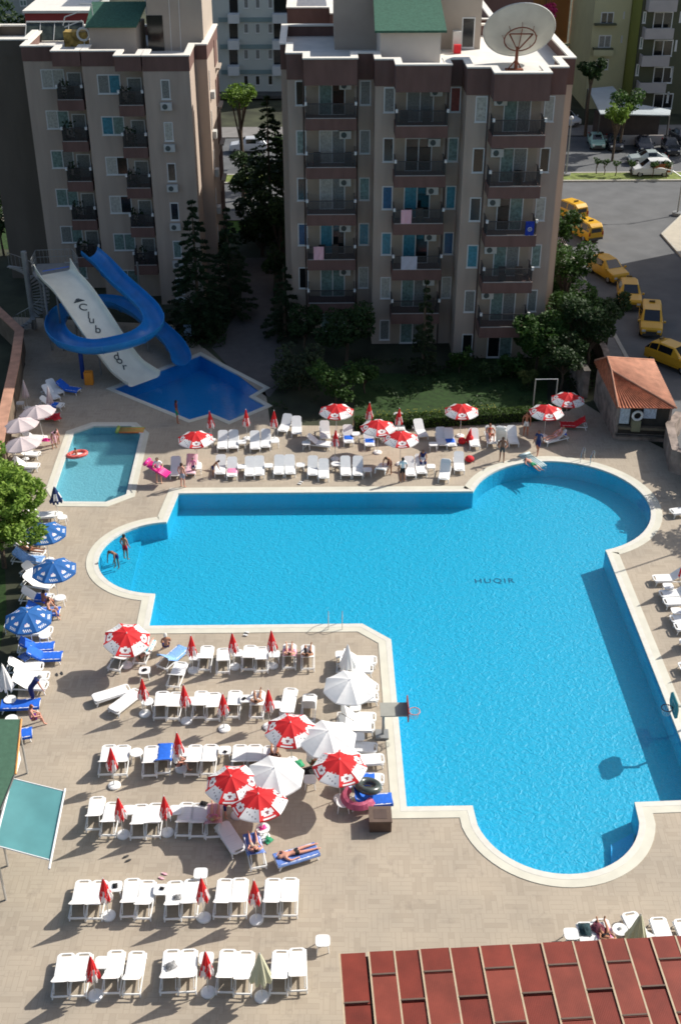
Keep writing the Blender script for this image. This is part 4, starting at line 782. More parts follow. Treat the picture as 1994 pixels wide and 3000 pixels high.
# ================================================================ SLIDES
M_swh=mat('slide_white_fibreglass',(.84,.84,.72),.35,.06,1.2,spec=.5); M_sbl=mat('slide_blue_fibreglass',(.02,.24,.60),.3,.12,1,spec=.55); M_steel=mat('galvanised_steel',(.30,.31,.31),.5,.1,3,metal=.4)
def smooth_path(P,n):
    P=[Vector(p) for p in P]; out=[]
    for i in range(len(P)-1):
        p0=P[max(i-1,0)]; p1=P[i]; p2=P[i+1]; p3=P[min(i+2,len(P)-1)]
        for k in range(n):
            t=k/n; out.append(.5*((2*p1)+(p2-p0)*t+(2*p0-5*p1+4*p2-p3)*t*t+(3*p1-p0-3*p2+p3)*t**3))
    out.append(P[-1]); return out
def flume(par,name,path,prof,mt,th=.05):
    m=MB(); O=[];I=[]
    for i,p in enumerate(path):
        t=path[min(i+1,len(path)-1)]-path[max(i-1,0)]; t.normalize(); r=Vector((t.y,-t.x,0)).normalized(); u=r.cross(t).normalized()
        pr=prof(i/(len(path)-1)) if callable(prof) else prof
        I.append([tuple(p+r*a+u*b) for a,b in pr])
        n=len(pr); O.append([])
        for k,(a,b) in enumerate(pr):
            q=pr[min(k+1,n-1)]; w=pr[max(k-1,0)]; d=Vector((q[0]-w[0],q[1]-w[1])).normalized(); O[-1].append(tuple(p+r*(a+d.y*th)+u*(b-d.x*th)))
    m.grid(I); m.grid(O,flip=True)
    for k in (0,-1):
        m.grid([[I[i][k],O[i][k]] for i in range(len(I))],flip=(k==0))
    for i in (0,-1): m.grid([[I[i][k],O[i][k]] for k in range(len(I[i]))],flip=(i==-1))
    return m.build(name,mt,par,smooth=True)
S1=thing('water_slide','wide white water slide with Club lettering running down to the pool','slide',(-15,81,0))
wp=smooth_path([G(*q) for q in ((158,800,5.3),(180,822,5.25),(215,860,4.75),(260,925,3.7),(315,1008,2.2),(365,1075,.9),(400,1103,.5),(424,1118,.42))],6)
def wprof(s):
    h=.42+.5*max(0,1-s*7); w=1.36
    return [(-w,h),(-w-.0+.03,h*.5),(-w+.10,.08),(-w+.28,.0),(0,0),(w-.28,0),(w-.10,.08),(w-.03,h*.5),(w,h)]
def f():
    c=flume(S1,'chute',wp,wprof,M_swh)
    # supports
    for i in (8,16,24,32):
        p=wp[i]; 
        for s in (-.6,.6): MB().cone((p.x+s,p.y+s*.7,0),(p.x+s,p.y+s*.7,p.z-.08),.07,.07,8).build('support_post',M_steel,S1)
    # lettering, each letter following the chute
    def letter(ch,s,size):
        i=int(s*(len(wp)-1)); p=wp[i]; t=(wp[i+1]-wp[i-1]).normalized(); r=Vector((t.y,-t.x,0)).normalized(); u=r.cross(t).normalized()
        cu=bpy.data.curves.new('letter','FONT'); cu.body=ch; cu.size=size; cu.align_x='CENTER'; cu.align_y='CENTER'; cu.extrude=.006
        o=bpy.data.objects.new('tmp',cu); COL.objects.link(o); dg=bpy.context.evaluated_depsgraph_get(); me=bpy.data.meshes.new_from_object(o.evaluated_get(dg)); bpy.data.objects.remove(o)
        up=Matrix.Rotation(R(-28),3,u)@(-t); X=up.cross(u)
        Mx=Matrix((X,up,u)).transposed().to_4x4(); Mx.translation=p+u*.03; me.transform(Mx); me.materials.append(mat('letter_black',(.03,.05,.06),.6,0))
        q=bpy.data.objects.new('letter',me); COL.objects.link(q); q.parent=S1
    for ch,px,py in (('C',252,900),('l',268,920),('u',281,939),('b',294,958),('n',340,1022),('d',352,1038),('o',367,1057),('r',381,1074)):
        s=min(range(2,len(wp)-2),key=lambda i:(wp[i]-G(px,py,wp[i].z)).length)/(len(wp)-1); letter(ch,s,.95)
    i=int(.35*(len(wp)-1)); p=wp[i]
    m=MB(); t=(wp[i+1]-wp[i-1]).normalized(); r=Vector((t.y,-t.x,0)).normalized(); u=r.cross(t).normalized()
    for k in range(3): a=p+u*.03+t*(k*.12-.12); m.add([a-r*(.1+.13*k),a+r*(.1+.13*k),a+r*(.2+.13*k)+t*.1,a-r*(.2+.13*k)+t*.1],[(0,1,2,3)])
    m.build('emblem',mat('letter_black',(.03,.05,.06),.6,0),S1)
    # little rail bar across the entry
    p=wp[3]; t=(wp[4]-wp[2]).normalized(); r=Vector((t.y,-t.x,0)).normalized(); MB().tube([p+r*1.0+Vector((0,0,.55)),p-r*1.0+Vector((0,0,.55))],.03,6).build('entry_bar',M_blue,S1)
rooted(S1,f)
S2=thing('water_slide','blue spiral water slide curling round the white slide','slide',(-14.5,82,0))
ctr=G(300,935,2.6)
bp_=[G(262,752,5.5),G(300,785,5.1),G(350,838,4.6),G(402,885,4.2),G(440,925,3.8),G(452,965,3.5),G(415,1000,3.2),G(345,1022,2.95),G(265,1032,2.75),G(195,1015,2.55),G(165,975,2.4),G(185,930,2.2),G(250,902,2.0),G(330,898,1.7),G(400,925,1.4),G(450,965,1.05),G(500,1010,.7),G(525,1045,.42),G(533,1068,.34)]
bp_=smooth_path(bp_,6)
def bprof(s):
    k=.71
    return [(-k*math.cos(a),.60-.66*math.sin(a)) for a in [R(-8)+R(196)*j/10 for j in range(11)]]
def f():
    flume(S2,'chute',bp_,bprof,M_sbl)
    for j in range(9,len(bp_)-4,9):
        p=bp_[j]; t=(bp_[j+1]-bp_[j-1]).normalized(); r=Vector((t.y,-t.x,0)).normalized(); u=r.cross(t).normalized()
        MB().tube([tuple(p-r*(.78*math.cos(a))+u*(.60-.73*math.sin(a))) for a in [R(-8)+R(196)*k/10 for k in range(11)]],.035,4).build('flange',M_sbl,S2)
    for (x,y,zt,r_,mm) in ((245,1108,2.7,.16,mat('post_blue',(.01,.05,.26),.5,.1,2)),(228,960,2.4,.12,M_steel),(436,1030,3.3,.08,M_steel),(415,905,4.0,.08,M_steel),(305,830,4.9,.08,M_steel)):
        g=G(x,y); MB().cone((g.x,g.y,0),(g.x,g.y,zt),r_,r_,10).build('support_post',mm,S2)
rooted(S2,f)
# tower with platform and spiral stair
S3=thing('slide_tower','grey steel slide tower with mesh railing and spiral stair','tower',G(102,963))
def f():
    c=G(102,963); pl=[G(96,800,5.2),G(128,835,5.2),G(232,790,5.2),G(215,768,5.2),G(110,772,5.2)]
    m=MB(); m.prism([(p.x,p.y) for p in pl],5.05,5.17); m.build('platform',M_steel,S3)
    MB().cone((c.x,c.y,0),(c.x,c.y,6.3),.22,.22,12).build('column',M_steel,S3)
    for p in (pl[1],pl[2],pl[3],pl[4]): MB().cone((p.x,p.y,0),(p.x,p.y,5.1),.10,.10,8).build('support_post',M_steel,S3)
    m=MB()
    for i in (2,3,4):
        a=pl[i]; b=pl[(i+1)%5] 
        for h in (.5,1.05): m.tube([a+Vector((0,0,h)),b+Vector((0,0,h))],.025,4)
        n=10
        for k in range(n+1): q=a.lerp(b,k/n); m.tube([q,q+Vector((0,0,1.05))],.014,4)
    m.build('railing',M_steel,S3)
    # stair: treads winding round the column
    m=MB(); rl=[]; T=26
    for k in range(T):
        a=R(200)+k*R(330)/T; z=.2+5.0*k/T; c0=Vector((c.x,c.y,z)); d=Vector((math.cos(a),math.sin(a),0)); d2=Vector((math.cos(a+.26),math.sin(a+.26),0))
        P=[c0+d*.2,c0+d*1.5,c0+d2*1.5,c0+d2*.2]; m.add(P+[p-Vector((0,0,.05)) for p in P],[(0,1,2,3),(7,6,5,4),(0,4,5,1),(1,5,6,2),(2,6,7,3)])
        rl.append(c0+d*1.5+Vector((0,0,1.0)))
    m.build('stair',M_steel,S3); m=MB(); m.tube(rl,.03,5)
    for k,q in enumerate(rl):
        m.tube([q-Vector((0,0,1)),q],.014,4)
    m.build('handrail',M_steel,S3)
rooted(S3,f)
# info panel, orange bin, kid's things
def freeobj(name,label,cat,mb,mt,base,group=None,smooth=False,rz=0,tilt=None):
    o=mb.build(name,mt,None,smooth); o.location=base; o.rotation_euler=(tilt[0] if tilt else 0,tilt[1] if tilt else 0,rz); return tag(o,label,cat,group)
t=thing('notice_board','small pale notice board behind the slide pool','notice board',G(552,1000)); MB().box(-.28,-.03,.45,.28,.03,1.35).build('panel',mat('panel_blue',(.30,.42,.55),.5,.5,4),t); MB().cone((0,.05,0),(0,.05,1.2),.03,.03,6).build('post',M_steel,t)
m=MB(); m.box(-.3,-.03,0,.3,.03,1.0); m.box(-.3,.3,0,.3,.36,.95); m.box(-.28,-.02,.95,.28,.34,1.0); freeobj('warning_stand','orange folding floor stand beside the blue slide post','floor stand',m,mat('orange_plastic',(.75,.28,.03),.5,.05,3),G(262,1128))
# ================================================================ HUT, WALLS, ROOFS
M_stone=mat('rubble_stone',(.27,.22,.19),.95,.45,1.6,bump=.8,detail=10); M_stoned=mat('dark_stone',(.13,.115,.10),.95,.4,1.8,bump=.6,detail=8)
M_tc=mat('terracotta_tile',(.42,.145,.075),.85,.3,3,bump=.2); M_tc2=mat('terracotta_pale',(.48,.235,.15),.85,.2,1.6,bump=.2)
H_=thing('stone_hut','small stone pool hut with a terracotta tile roof','hut',(21,70,0))
def f():
    A=(19.3,68.7);Bq=(22.75,68.3);Cq=(23.0,74.6);Dq=(19.2,74.6)
    solid(H_,'wall',[A,Bq,Cq,Dq],-.1,2.75,M_stone)
    ov=.35; e=[Vector((19.3-.15,68.7-.75,2.62)),Vector((22.75+.1,68.3-.5,2.62)),Vector((23.0+.1,74.9,2.75)),Vector((19.2-.15,74.9,2.75))]; 
    rd=[G(1789,1088,4.0),G(1777,1050,4.0)]
    def tiles(a,b,c,d,nm,mt,n):
        "barrel tiles: ridges running from eave (a-b) up to (d-c)"
        P=[];K=n*6
        for j in range(K+1):
            u=j/K; lo=a.lerp(b,u); hi=d.lerp(c,u); w=abs(math.sin(PI*n*u))
            row=[]
            for q in range(13):
                v=q/12; nn=(b-a).cross(d-a).normalized(); row.append(lo.lerp(hi,v)+nn*(.085*w+.03*(1-(v*12*.5)%1)))
            P.append(row)
        m=MB(); m.grid(P); m.build(nm,mt,H_,smooth=True)
    tiles(e[0],e[1],rd[0],rd[0],'tile_roof',M_tc,17)
    tiles(e[1],e[2],rd[1],rd[0],'tile_roof',M_tc2,26); tiles(e[3],e[0],rd[0],rd[1],'tile_roof',M_tc,26); tiles(e[2],e[3],rd[1],rd[1],'tile_roof',M_tc,14)
    m=MB(); m.tube([e[1]+Vector((0,0,.1)),rd[0]+Vector((0,0,.1)),rd[1]+Vector((0,0,.1)),e[2]+Vector((0,0,.1))],.07,6); m.tube([e[0]+Vector((0,0,.1)),rd[0]+Vector((0,0,.1))],.07,6); m.tube([e[3]+Vector((0,0,.1)),rd[1]+Vector((0,0,.1))],.07,6); m.build('ridge_tile',M_tc2,H_)
    def fr(x0,x1,z0,z1,nm,mt,d=.06):
        y=68.7-.4*(x0-19.3)/3.45; y1=68.7-.4*(x1-19.3)/3.45; m=MB(); m.add([(x0,y-d,z0),(x1,y1-d,z0),(x1,y1-d,z1),(x0,y-d,z1),(x0,y,z0),(x1,y1,z0),(x1,y1,z1),(x0,y,z1)],[(0,1,2,3),(4,0,3,7),(1,5,6,2),(3,2,6,7),(4,5,1,0)]); return m.build(nm,mt,H_)
    fr(19.5,22.6,.5,2.5,'opening_shade_panel',mat('hut_inside_shade',(.04,.035,.03),.9,.2,2),.02)  # dark panel on the solid wall, inside shade put into its colour
    fr(19.45,22.7,.95,1.12,'counter',mat('counter_wood',(.16,.13,.09),.8,.2,3),.35); fr(19.4,22.7,.35,.45,'plinth_ledge',M_stoned,.2)
    b=fr(19.5,20.1,1.25,2.35,'notice_board',mat('notice_print',(.46,.52,.58),.6,.25,7),.10); fr(20.95,21.75,1.7,2.4,'notice_board',mat('notice_print2',(.42,.48,.58),.6,.3,9),.10)
    fr(20.25,20.8,.85,1.6,'towel_hanging',mat('khaki_cloth',(.22,.21,.13),.9,.1,3),.40)
rooted(H_,f)
m=MB(); m.tube([(.30*math.cos(a),0,.30*math.sin(a)) for a in [k*PI/10 for k in range(20)]],.085,8,closed=True); freeobj('lifebuoy','white lifebuoy ring hanging on the front of the stone hut','lifebuoy',m,M_frame,(20.55,68.28,1.95),smooth=True)
def wallthing(name,label,pts,h,w,mt,capm,caph=.1,over=.06,cat='wall'):
    t=thing(name,label,cat,Vector(pts[0]).to_3d()); 
    def f():
        m=MB();c=MB()
        L=[];Rr=[]
        P=[Vector(p[:2]) for p in pts]
        for i,p in enumerate(P):
            d=(P[min(i+1,len(P)-1)]-P[max(i-1,0)]).normalized(); nn=Vector((-d.y,d.x)); L.append(p+nn*w/2); Rr.append(p-nn*w/2)
        def strip(mm,l,r,z0,z1):
            n=len(l)
            for i in range(n-1): mm.add([(l[i].x,l[i].y,z0),(l[i+1].x,l[i+1].y,z0),(r[i+1].x,r[i+1].y,z0),(r[i].x,r[i].y,z0),(l[i].x,l[i].y,z1),(l[i+1].x,l[i+1].y,z1),(r[i+1].x,r[i+1].y,z1),(r[i].x,r[i].y,z1)],[(4,7,6,5),(0,4,5,1),(2,6,7,3)]+([(0,3,7,4)] if i==0 else [])+([(1,5,6,2)] if i==n-2 else []))
        strip(m,L,Rr,0,h); m.build('wall',mt,t)
        l2=[a+(a-b).normalized()*over for a,b in zip(L,Rr)]; r2=[b+(b-a).normalized()*over for a,b in zip(L,Rr)]
        if capm: strip(c,l2,r2,h+.004,h+caph); c.build('coping',capm,t)
    rooted(t,f); return t
M_brick=mat('brown_plaster',(.16,.12,.085),.9,.3,1.2,bump=.4); M_bcap=mat('pinkish_coping',(.46,.25,.17),.85,.2,1.5,bump=.2)
q=[G(-25,890,1.8),G(58,968,1.8),G(45,1060,1.8),G(8,1230,1.8),G(-10,1330,1.8)]
wallthing('garden_wall','brown plastered garden wall with pinkish coping at the left edge',q,1.75,.45,M_brick,M_bcap,.1,.12)
wallthing('garden_wall','rubble stone wall in front of the hut at right edge',[G(1990,1210,1.5),G(1960,1245,1.5),G(1975,1330,1.2),(24.6,62)],1.5,.45,M_stone,M_stone,.08,.05)
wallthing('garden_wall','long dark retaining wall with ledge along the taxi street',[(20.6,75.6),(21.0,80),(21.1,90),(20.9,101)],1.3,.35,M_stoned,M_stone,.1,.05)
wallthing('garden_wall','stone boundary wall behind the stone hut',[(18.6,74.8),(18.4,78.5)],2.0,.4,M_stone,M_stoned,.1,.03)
# frame gate on the lawn
t=thing('frame_gate','thin white metal frame standing behind the right umbrellas','frame',G(1592,1192)); m=MB(); m.tube([(-.75,0,0),(-.75,0,2.1),(.75,0,2.1),(.75,0,0)],.05,5); m.build('frame',M_pole,t)
# red slatted roof
RF=thing('slatted_roof','large terracotta red roof of sheet panels with battens','roof',G(994,2793,3.3)-Vector((0,0,3.3)))
def f():
    zr=3.3; A=G(994,2793,zr); Bq=G(1994,2740,zr); ux=(Bq-A).normalized(); uy=Vector((ux.y,-ux.x,0)); W_=15.5; D_=8.5
    M_rs=[mat('red_sheet_%d'%k,c,.6,.22,1.1,spec=.3,detail=9) for k,c in enumerate(((.195,.032,.019),(.21,.042,.026),(.172,.027,.016)))]
    def ribbed(m_):
        n=m_.node_tree.nodes; l=m_.node_tree.links; tc=n.new('ShaderNodeTexCoord'); mp=n.new('ShaderNodeMapping'); mp.inputs['Rotation'].default_value=(0,0,-math.atan2(ux.y,ux.x)); wv=n.new('ShaderNodeTexWave'); wv.inputs['Scale'].default_value=5.5; bp=n.new('ShaderNodeBump'); bp.inputs['Strength'].default_value=.10; bp.inputs['Distance'].default_value=.02
        l.new(tc.outputs['Object'],mp.inputs[0]); l.new(mp.outputs[0],wv.inputs[0]); l.new(wv.outputs[0],bp.inputs['Height']); l.new(bp.outputs[0],n['Principled BSDF'].inputs['Normal'])
    for m_ in M_rs: ribbed(m_)
    def P(u,v,dz=0): q=A+ux*u+uy*v; return Vector((q.x,q.y,zr+dz-.02*v))
    x=0; k=0; first=True; ws=[.88,.10]+[.86,.86,1.02,1.02,1.06,1.06,1.06,.92,.88,.88,.86,.9,.9,.9,.9]
    for w in ws:
        if w<.2: x+=w; continue
        v=0; off=1.0 if k%2 else 2.0
        segs=[0,off]+[off+2.0*j for j in range(1,5)]
        if k==0: segs=[0,2.0,4,6,8]
        for a,b in zip(segs,segs[1:]):
            b=min(b,D_); 
            if a>=b: continue
            dz=.03*((k)%2)+.012*(int(a)%2); g=.012; vs=[P(x+g,a+.02,dz),P(x+w-g,a+.02,dz),P(x+w-g,b-.02,dz),P(x+g,b-.02,dz)]; vs+=[q-Vector((0,0,.05)) for q in vs]
            MB().add(vs,[(3,2,1,0),(0,1,5,4),(1,2,6,5),(2,3,7,6),(3,0,4,7)]).build('roof_panel',M_rs[(k*3+int(a))%3],RF)
            if a>0: MB().box(.04,0,0,w-.04,.06,.035).build('batten',mat('batten_brown',(.13,.08,.06),.7,.1,3),RF).matrix_world=Matrix.Translation(P(x,a-.05,.03))@Matrix.Rotation(math.atan2(ux.y,ux.x),4,'Z')
        m=MB(); m.add([P(x-.03,0.03,.046),P(x+.03,0.03,.046),P(x+.03,D_,.046),P(x-.03,D_,.046)],[(3,2,1,0)]); m.build('joint_strip',mat('joint_beige',(.50,.40,.27),.8,.1,3),RF)
        x+=w; k+=1
    m=MB(); vs=[P(0,.1,-.1),P(x,.1,-.1),P(x,D_,-.1),P(0,D_,-.1)]; m.add(vs+[q-Vector((0,0,.12)) for q in vs],[(3,2,1,0),(0,1,5,4),(1,2,6,5),(2,3,7,6),(3,0,4,7),(4,5,6,7)]); m.build('roof_deck',mat('underlay_dark',(.05,.03,.025),.9,.1,2),RF)
    for u in (.3,5,10,15):
        for v in (.4,6): q=P(u,v); MB().cone((q.x,q.y,0),(q.x,q.y,zr-.3),.09,.09,8).build('post',M_brown,RF)
before=set(o.name for o in bpy.data.objects); f()
bpy.context.view_layer.update()
for o in list(bpy.data.objects):
    if o.name not in before and o.parent==RF: o.matrix_local=Matrix.Translation(-RF.location)@(o.matrix_local if o.name.startswith('batten') else o.matrix_basis)
# teal awning, green awning
AW=thing('awning','sloping teal fabric awning with a white front bar','awning',(-12,33,0))
def f():
    a,b,c,d=G(34,2280,3.0),G(187,2318,2.55),G(147,2520,2.55),G(-16,2476,3.0); P=[[a.lerp(b,u/10).lerp(d.lerp(c,u/10),v/10)-Vector((0,0,.10*math.sin(PI*u/10)*math.sin(PI*v/10))) for v in range(11)] for u in range(11)]
    mt=mat('teal_awning',(.10,.29,.31),.6,.10,1.2,trans=.2,spec=.3); MB().grid(P,flip=True).build('canvas',mt,AW,smooth=True); m=MB(); m.tube([b+Vector((.04,.1,.03)),c+(c-b).normalized()*.45+Vector((.04,0,.03))],.045,6); m.build('front_bar',M_frame,AW)
    m=MB(); m.tube([a,b],.03,5); m.tube([d,c],.03,5); m.tube([a+Vector((0,.1,0)),d],.05,5); m.build('arm',M_frame,AW)
    for q in (a,d): MB().cone((q.x,q.y,0),(q.x,q.y,3),.05,.05,6).build('post',M_pole,AW)
rooted(AW,f)
AG=thing('awning','dark green roof awning with an orange edge at the left','awning',(-13.5,37,0))
def f():
    P=[G(-120,2107,3.2),G(59,2107,3.1),G(42,2268,3.05),G(-2,2375,3.05),G(-120,2420,3.2)]; m=MB(); m.add([p for p in P]+[p-Vector((0,0,.06)) for p in P],[(4,3,2,1,0),(5,6,7,8,9)]+[(i,(i+1)%5,5+(i+1)%5,5+i) for i in range(5)]); m.build('canvas',mat('green_awning',(.055,.125,.08),.8,.12,5,bump=.3),AG)
    MB().tube([P[1]+Vector((.06,0,0)),P[2]+Vector((.06,0,0))],.045,5).build('edge_bar',mat('orange_edge',(.60,.28,.08),.6,.1,3),AG)
    MB().tube([P[2]+Vector((.03,-.05,0)),P[3]+Vector((.05,0,0))],.04,5).build('edge_bar',M_dgrey,AG)
    for q in (P[1],P[3]): MB().cone((q.x-.1,q.y,0),(q.x-.1,q.y,3.0),.05,.05,6).build('post',M_pole,AG)
    q=G(50,2245,2.6)
rooted(AG,f)
m=MB(); m.box(-.1,-.4,0,.1,.4,.5); freeobj('loudspeaker','white box lamp fixed beside the green awning edge','lamp box',m,M_pl,G(49,2245,2.2))
# low dark brown raised strip at the bottom left
q=G(0,2650,0); wallthing('low_dark_strip','low dark brown strip at the bottom left edge',[(-14.6,33.5),(-14.1,30.2),(-14.4,24)],1.1,.5,mat('dark_brown_strip',(.05,.035,.03),.9,.2,2),None)
# ================================================================ SMALL DECK THINGS
t=thing('planter_box','square brown wooden box standing at the pool corner','box',G(1114,2440)+Vector((0,.45,0))); w=mat('brown_wood',(.10,.062,.045),.75,.2,3); m=MB(); m.box(-.45,-.42,0,.45,.42,.55); m.build('body',w,t); m=MB(); m.box(-.47,-.44,.554,.47,.44,.62); m.build('lid',mat('brown_lid',(.125,.085,.065),.7,.15,3),t); m=MB(); m.box(-.27,-.27,.624,.27,.27,.63); m.build('hatch',mat('brown_hatch',(.09,.06,.05),.7,.15,3),t)
def hoop(loc,rz,label,boardm,rimm,pw=.45):
    t=thing('basketball_stand',label,'basketball hoop',loc,rz)
    m=MB(); m.cone((0,0,.0),(0,0,1.5),.06,.06,8); m.box(-.35,-.3,0,.25,.3,.12); m.build('post',M_steel,t)
    m=MB(); m.box(-.15,-pw,1.5,1.05,pw,1.56); m.build('arm_plate',mat('arm_plate',(.33,.33,.29),.7,.08,2),t)
    oc=[(-.62,1.35),(-.40,1.13),(.40,1.13),(.62,1.35),(.62,1.80),(.40,2.02),(-.40,2.02),(-.62,1.80)]; m=MB(); m.add([(1.06,a,c) for a,c in oc]+[(1.10,a,c) for a,c in oc],[list(range(8)),list(range(8,16))[::-1]]+[(k,8+k,8+(k+1)%8,(k+1)%8) for k in range(8)]); b=m.build('backboard',boardm,t)
    m=MB(); 
    for a,b_,c,d in ((-.25,-.22,1.35,1.75),(.22,.25,1.35,1.75),(-.25,.25,1.72,1.75),(-.25,.25,1.35,1.38)): m.box(1.102,a,c,1.108,b_,d)
    m.build('target_square',M_frame,b)
    m=MB(); m.tube([(1.38+.25*math.cos(a),.25*math.sin(a),1.42) for a in [k*PI/9 for k in range(18)]],.022,5,closed=True); m.tube([(1.1,0,1.42),(1.15,0,1.42)],.03,5); r=m.build('rim',rimm,t)
    m=MB()
    for k in range(12):
        a=2*PI*k/12; a2=a+.5; m.tube([(1.38+.25*math.cos(a),.25*math.sin(a),1.42),(1.38+.16*math.cos(a2),.16*math.sin(a2),1.05)],.008,3); m.tube([(1.38+.25*math.cos(a),.25*math.sin(a),1.42),(1.38+.16*math.cos(a-.5),.16*math.sin(a-.5),1.05)],.008,3)
    m.build('net',M_frame,r); return t
hoop(G(1121,2155),0,'red framed basketball hoop leaning over the left side of pool',mat('board_red',(.32,.05,.05),.6,.3,3),mat('rim_pinkred',(.60,.25,.22),.6,.1,3))
gb=G(1973,2066,1.25); hb=hoop((gb.x+1.08,gb.y,-.33),PI,'teal basketball backboard at the right side of the pool',mat('board_teal',(.10,.26,.25),.5,.08,3),mat('rim_dark',(.12,.04,.04),.6,.1,3),.06)
def ladder(px,py,px2,py2,label,h=.95):
    a=G(px,py,0); b=G(px2,py2,0); t=thing('pool_ladder',label,'ladder',a); d=(b-a).normalized(); n=Vector((-d.y,d.x,0)); n=n if n.y*(1 if py>1700 else -1)>0 else -n
    for q in (Vector((0,0,0)),b-a):
        MB().tube([q-n*.55,q-n*.5+Vector((0,0,h*.8)),q-n*.25+Vector((0,0,h)),q+n*.05+Vector((0,0,h*.7)),q+n*.12+Vector((0,0,-.7))],.022,6).build('handrail',mat('chrome',(.6,.6,.6),.25,0,1,metal=.9),t)
    m=MB()
    for z in (-.25,-.5): m.box(0,-.03,z,(b-a).length,.03,z+.03,rz=0)
    o=m.build('step',M_pl,t); o.rotation_euler[2]=math.atan2(d.y,d.x); o.location=n*.12
    return t
ladder(962,1826,1002,1826,'steel pool ladder on the lower left pool edge'); ladder(1700,1354,1728,1362,'steel pool ladder with white knobs on the round pool end')
m=MB(); m.tube([(.42*math.cos(a),.42*math.sin(a),0) for a in [k*PI/12 for k in range(24)]],.17,10,closed=True); freeobj('swim_ring','dark grey rubber swim ring lying on a pink towel','swim ring',m,mat('rubber_grey',(.05,.065,.06),.25,.2,3,spec=.7),G(1078,2303,.8),smooth=True,tilt=(R(-14),R(8)))
m=MB(); P=[]
for i in range(13):
    a=PI*.75+i*PI*1.1/12; P.append([(r_*math.cos(a),r_*math.sin(a),.05+.18*math.sin(k*1.2)) for k,r_ in enumerate((.38,.52,.66,.78))])
m.grid(P); m.grid(P,flip=True); freeobj('swim_float','pink towel and float draped under the grey swim ring','float',m,mat('pink_vinyl',(.85,.22,.35),.5,.2,3),G(1050,2335,.45))
def lilo(px,py,z,rz,label,mt,n=6,w=.75,L=1.75,mat2=None,tilt=None):
    m=MB(); t=thing('air_mattress',label,'air mattress',G(px,py,z),rz)
    if tilt: t.rotation_euler=(tilt[0],tilt[1],rz)
    for k in range(n): x=-w/2+w*(k+.5)/n; m.cone((x,-L/2,.07),(x,L/2-.3,.07),w/n*.56,w/n*.56,8,mi=k%2 if mat2 else 0)
    m.build('tube_bed',[mt,mat2 or mt],t,smooth=True)
    m=MB(); m.cone((-w/2,L/2-.15,.11),(w/2,L/2-.15,.11),.12,.12,10); m.build('pillow',mat2 or mt,t,smooth=True); return t
lilo(381,1263,-.06,R(88),'orange and green striped air mattress on the kid pool',mat('orange_vinyl',(.75,.22,.06),.45,.1,3),6,.75,1.9,mat('lime_vinyl',(.35,.45,.10),.45,.1,3))
lilo(1557,1352,-.08,R(28),'clear air mattress carrying a bather at round pool end',mat('clear_vinyl',(.50,.62,.62),.3,.1,3),5,.8,1.9)
m=MB(); m.ball((0,0,.2),(.3,.3,.2),14,8); m.ball((-.12,0,.36),(.08,.08,.06),8,6); freeobj('inflatable_toy','red inflatable toy lying on the deck near the round pool end','toy',m,M_red,G(1374,1352),smooth=True)
m=MB(); m.ball((0,0,.22),(.28,.26,.22),12,8); m.ball((.5,.1,.3),(.26,.3,.3),12,8); m.cone((.45,.1,.4),(.55,.15,1.05),.2,.02,8); freeobj('inflatable_toy','red and white inflatable heap between back row loungers','toy',m,M_cr,G(1352,1300),smooth=True)
for px,py,l,c in ((227,1333,'red and white rubber dinghy with a child in the kid pool',(.7,.12,.10)),):
    t=thing('rubber_dinghy',l,'dinghy',G(px,py,-.05),R(25)); m=MB(); m.tube([(.6*math.cos(a),.36*math.sin(a),.06) for a in [k*PI/10 for k in range(20)]],.12,8,closed=True); m.build('tube',mat('dinghy_vinyl',c,.4,.35,4),t,smooth=True); m=MB(); m.prism([(.52*math.cos(a),.3*math.sin(a)) for a in [k*PI/8 for k in range(16)]],0,.03); m.build('floor',M_pl,t)
for px,py,l in ((175,2070-95,'pair of grey flip-flops on the deck by the left loungers'),(373,2516,'pair of dark flip-flops lying on the open deck'),(722,1857,'pair of white flip-flops on the lower pool edge'),(880,1415,'pair of pale flip-flops on the upper pool edge'),(478,2567,'scrap of pink cloth and sandals above the second row')):
    m=MB()
    for s in (-.12,.12):
        m.prism([(s+.05*math.cos(a),.14*math.sin(a)*(1 if math.sin(a)>0 else .9)) for a in [k*PI/6 for k in range(12)]],0,.03); m.tube([(s-.04,.0,.03),(s,.07,.07),(s+.04,0,.03)],.008,4)
    freeobj('flip_flops',l,'flip-flops',m,M_pl if 'white' in l or 'pale' in l else (M_pinkp if 'pink' in l else M_dgrey),G(px,py,.01 if 'edge' not in l else .04),'sandals left on the deck',rz=U(0,3))
